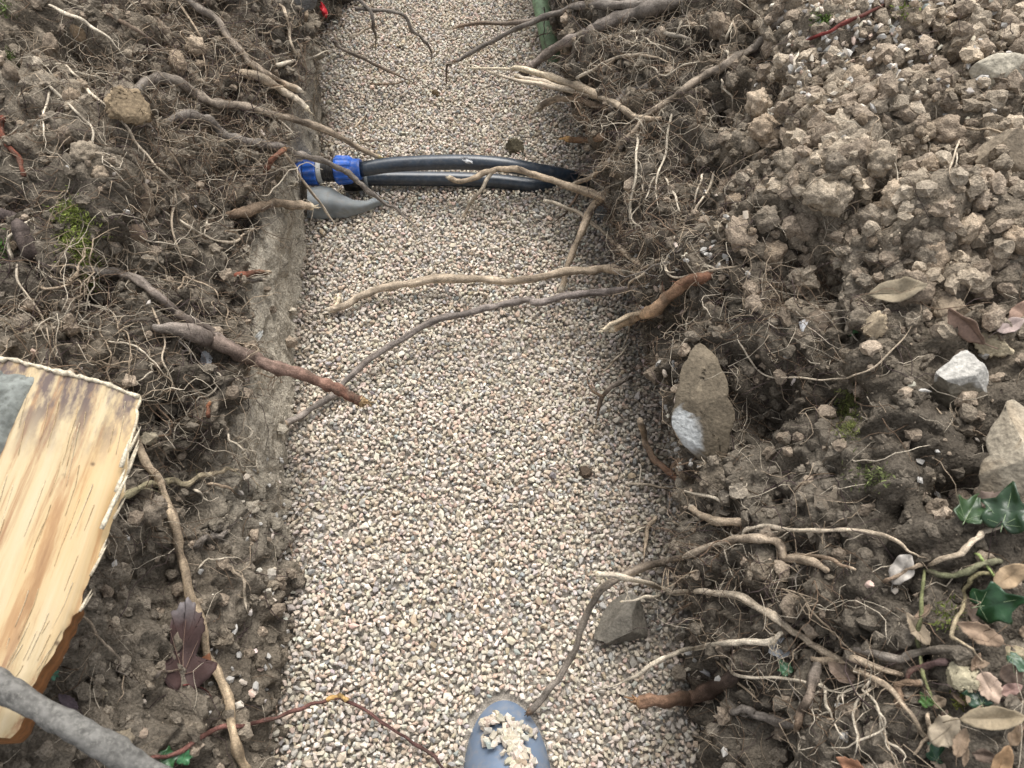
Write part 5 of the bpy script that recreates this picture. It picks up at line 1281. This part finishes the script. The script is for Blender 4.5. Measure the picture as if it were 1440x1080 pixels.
Rr_ = np.stack([np.interp(tt, kk, RP[:, c]) for c in range(2)], 1); Lr_ = np.stack([np.interp(tt, kk, LP[:, c]) for c in range(2)], 1)
s_ = np.linspace(0, 1, nW)
FV = Lr_[:, None] * (1 - s_)[None, :, None] + Rr_[:, None] * s_[None, :, None]
jr = vnoise(np.c_[tt * 40, tt * 0, tt * 0], 7)
FV[1:, -1, 0] += .0018 * jr[1:]
FV[0, :, 1] += .0016 * vnoise(np.c_[s_ * 30, s_ * 0, s_ * 0], 9)
rel = .0030 * fbm(np.c_[FV.reshape(-1, 2) * np.array([150, 6]), np.ones(nL * nW)], 3, 13).reshape(nL, nW) + .0070 * fbm(np.c_[FV.reshape(-1, 2) * np.array([55, 3.5]), np.zeros(nL * nW)], 3, 3).reshape(nL, nW) + .006 * fbm(np.c_[FV.reshape(-1, 2) * np.array([14, 3]), np.zeros(nL * nW)], 2, 4).reshape(nL, nW)
rel -= .010 * (np.clip(s_ - .86, 0, 1) / .14)[None] ** 2
Face = np.concatenate([FV, rel[..., None]], -1)
link('split_face', np_mesh('split_face', Face.reshape(-1, 3), [grid_faces(nL, nW)], None, True, M['wood']), log)
# rounded bark back, from the right edge round to the left edge
nB = 14; back = np.zeros((nL, nB, 3)); ang = np.linspace(0, math.pi, nB)
for i in range(nL):
    a, b = Face[i, -1], Face[i, 0]; mid = (a + b) / 2; half = (a - b) / 2
    for k in range(nB):
        back[i, k] = mid + half * math.cos(ang[k]) + np.array([0, 0, -1]) * .085 * math.sin(ang[k]) ** 1.0 + np.array([-.045, 0, 0]) * math.sin(ang[k]) * (1.0 - .95 * min(1, max(0, (i / nL - .45) / .15)))
bn = .004 * fbm(back.reshape(-1, 3) * np.array([60, 12, 60]), 3, 12).reshape(nL, nB); bn[:, 0] = 0; bn[:, -1] = 0
back[..., 2] -= bn
link('bark', np_mesh('bark', back.reshape(-1, 3), [grid_faces(nL, nB)], None, True, M['bark']), log)
def end_cap(i, name, mat, push):
    ring = np.vstack([Face[i], back[i, 1:-1]]); c = ring.mean(0) + np.array([0, push, 0])
    V = np.vstack([ring, ring * .5 + c * .5 + np.array([0, push * .5, 0]), c[None]]); m = len(ring); a = np.arange(m); b = np.roll(a, -1)
    link(name, np_mesh(name, V, [np.stack([a, b, b + m, a + m], 1), np.stack([a + m, b + m, np.full(m, 2 * m)], 1)], None, False, M[mat]), log)
end_cap(0, 'sawn_end', 'end_grain', .004); end_cap(nL - 1, 'rough_end', 'bark', -.004)
# pale rim of torn fibre along the sawn edge
tb = Tubes(); rimp = Face[0].copy(); rimp[:, 2] += .0012 + .001 * vnoise(np.c_[s_ * 50, s_ * 0, s_ * 0], 3); rimp[:, 1] -= .001
tb.add(rimp, .0020 + .0014 * vnoise(np.c_[s_ * 60, s_ * 0, s_ * 0], 5), 6, (.56, .49, .37))
e2 = Face[:34, -1].copy(); e2[:, 0] -= .0008
tb.add(e2, np.linspace(.0018, .0008, 34), 6, (.55, .47, .34))
for q in range(60):
    i_ = random.randrange(nW); b_ = Face[0, i_] + np.array([random.uniform(-.002, .002), -.002, .0005]); tb.add([b_, b_ + np.array([random.uniform(-.0015, .0015), random.uniform(.001, .0045), random.uniform(0, .002)])], [.0008, .0002], 4, (.58, .51, .39))
link('frayed_edge', tb.mesh('frayed_edge', M['root']), log)
for (pa, pb_) in (((161, 690), (176, 660)), ((152, 715), (180, 668)), ((168, 655), (182, 618)), ((140, 742), (166, 694))):
    a, b = loc2(*pa), loc2(*pb_); tb = Tubes()
    t = np.linspace(0, 1, 6)[:, None]; P = np.c_[a[None] * (1 - t) + b[None] * t, -.004 + .004 * t]
    tb.add(P, np.array([.0022, .0024, .0022, .0018, .0011, .0003]), 5, (.58, .52, .40)); link('splinter', tb.mesh('splinter', M['root']), log)
tb = Tubes()
for q in range(75):                                   # raised fibres of the torn grain
    i_, j_ = random.randrange(4, nL - 24), int(random.triangular(0, nW - 1, nW - 1)); m_ = random.randint(5, 20)
    P = Face[i_:i_ + m_, j_].copy(); P[:, 2] += np.linspace(.0002, random.uniform(.0003, .0012), len(P))[::random.choice((1, -1))]; P[:, 0] += np.linspace(0, random.uniform(-.0012, .0022), len(P))
    tb.add(P, np.linspace(.0005, .0002, len(P)), 3, np.array(random.choice(((.52, .44, .31), (.46, .35, .21), (.50, .42, .29), (.43, .33, .2)))))
tag(link('torn_fibres', tb.mesh('torn_fibres', M['root']), log), kind='stuff')
for q in range(9):
    i_ = random.randrange(22, 70); b_ = Face[i_, -1]; tb = Tubes()
    e_ = b_ + np.array([random.uniform(.002, .006), random.uniform(.012, .03), random.uniform(-.002, .003)]); t = np.linspace(0, 1, 5)[:, None]
    tb.add(b_ * (1 - t) + e_ * t, np.array([.0014, .0015, .0012, .0008, .0002]), 5, (.55, .48, .36)); link('splinter', tb.mesh('splinter', M['root']), log)
# grey bark patch left on the face corner
gpz = [(-120, 486), (-30, 512), (10, 524), (34, 528), (50, 533), (44, 548), (34, 566), (24, 588), (14, 610), (2, 640), (-30, 690), (-150, 720)]
G = np.array([loc2(*p) for p in gpz]); gcn = G.mean(0); V = []
rg = [0, .35, .7, .9, 1.0]; Dg = catmull(np.vstack([G, G[:1]]), 4)[:-1]; kq = len(Dg)
for q in rg[1:]:
    for d_ in Dg:
        xy = gcn + (d_ - gcn) * q; V.append([xy[0], xy[1], .007 * (1 - q ** 5) + .001])
V = np.array(V); V[:, 2] += .0035 * fbm(V * 90, 3, 8) * (V[:, 2] > .002); V = np.vstack([V, [[gcn[0], gcn[1], .008]]])
qs = []
for q in range(len(rg) - 2):
    for i in range(kq): qs.append([q * kq + i, q * kq + (i + 1) % kq, (q + 1) * kq + (i + 1) % kq, (q + 1) * kq + i])
link('bark_patch', np_mesh('bark_patch', V, [np.array(qs)[:, ::-1], np.array([[len(V) - 1, (i + 1) % kq, i] for i in range(kq)])[:, ::-1]], None, True, M['grey_bark']), log)

sp_ = [np.array(at(-120, 905, .47)), np.array(at(-40, 945, .468)), np.array(at(10, 970, .467)), np.array(at(70, 1005, .455)), np.array(at(140, 1044, .44)), np.array(at(210, 1084, .42)), np.array(at(300, 1140, .395)), np.array(at(420, 1220, .33))]
D = catmull(sp_, 16); nD = len(D); tD = np.linspace(0, 1, nD)
rD = (.0108 - .002 * tD) * (1 + .14 * vnoise(np.c_[tD * 13, tD * 0, tD * 0], 4))
rD = rD[:, None] * (1 + .09 * np.stack([vnoise(np.c_[tD * 40, np.full(nD, 2 * math.cos(a)), np.full(nD, 2 * math.sin(a))], 14) for a in np.arange(24) / 24 * 2 * math.pi], 1))
V, Q, Tt = tube(D, rD, 24)
so = link('grey_stick', np_mesh('grey_stick', V - D[0], [Q, Tt], None, True, M['stick_bark'])); so.location = D[0]
tag(so, 'smooth grey stick lying over the lower end of the firewood log', 'stick')
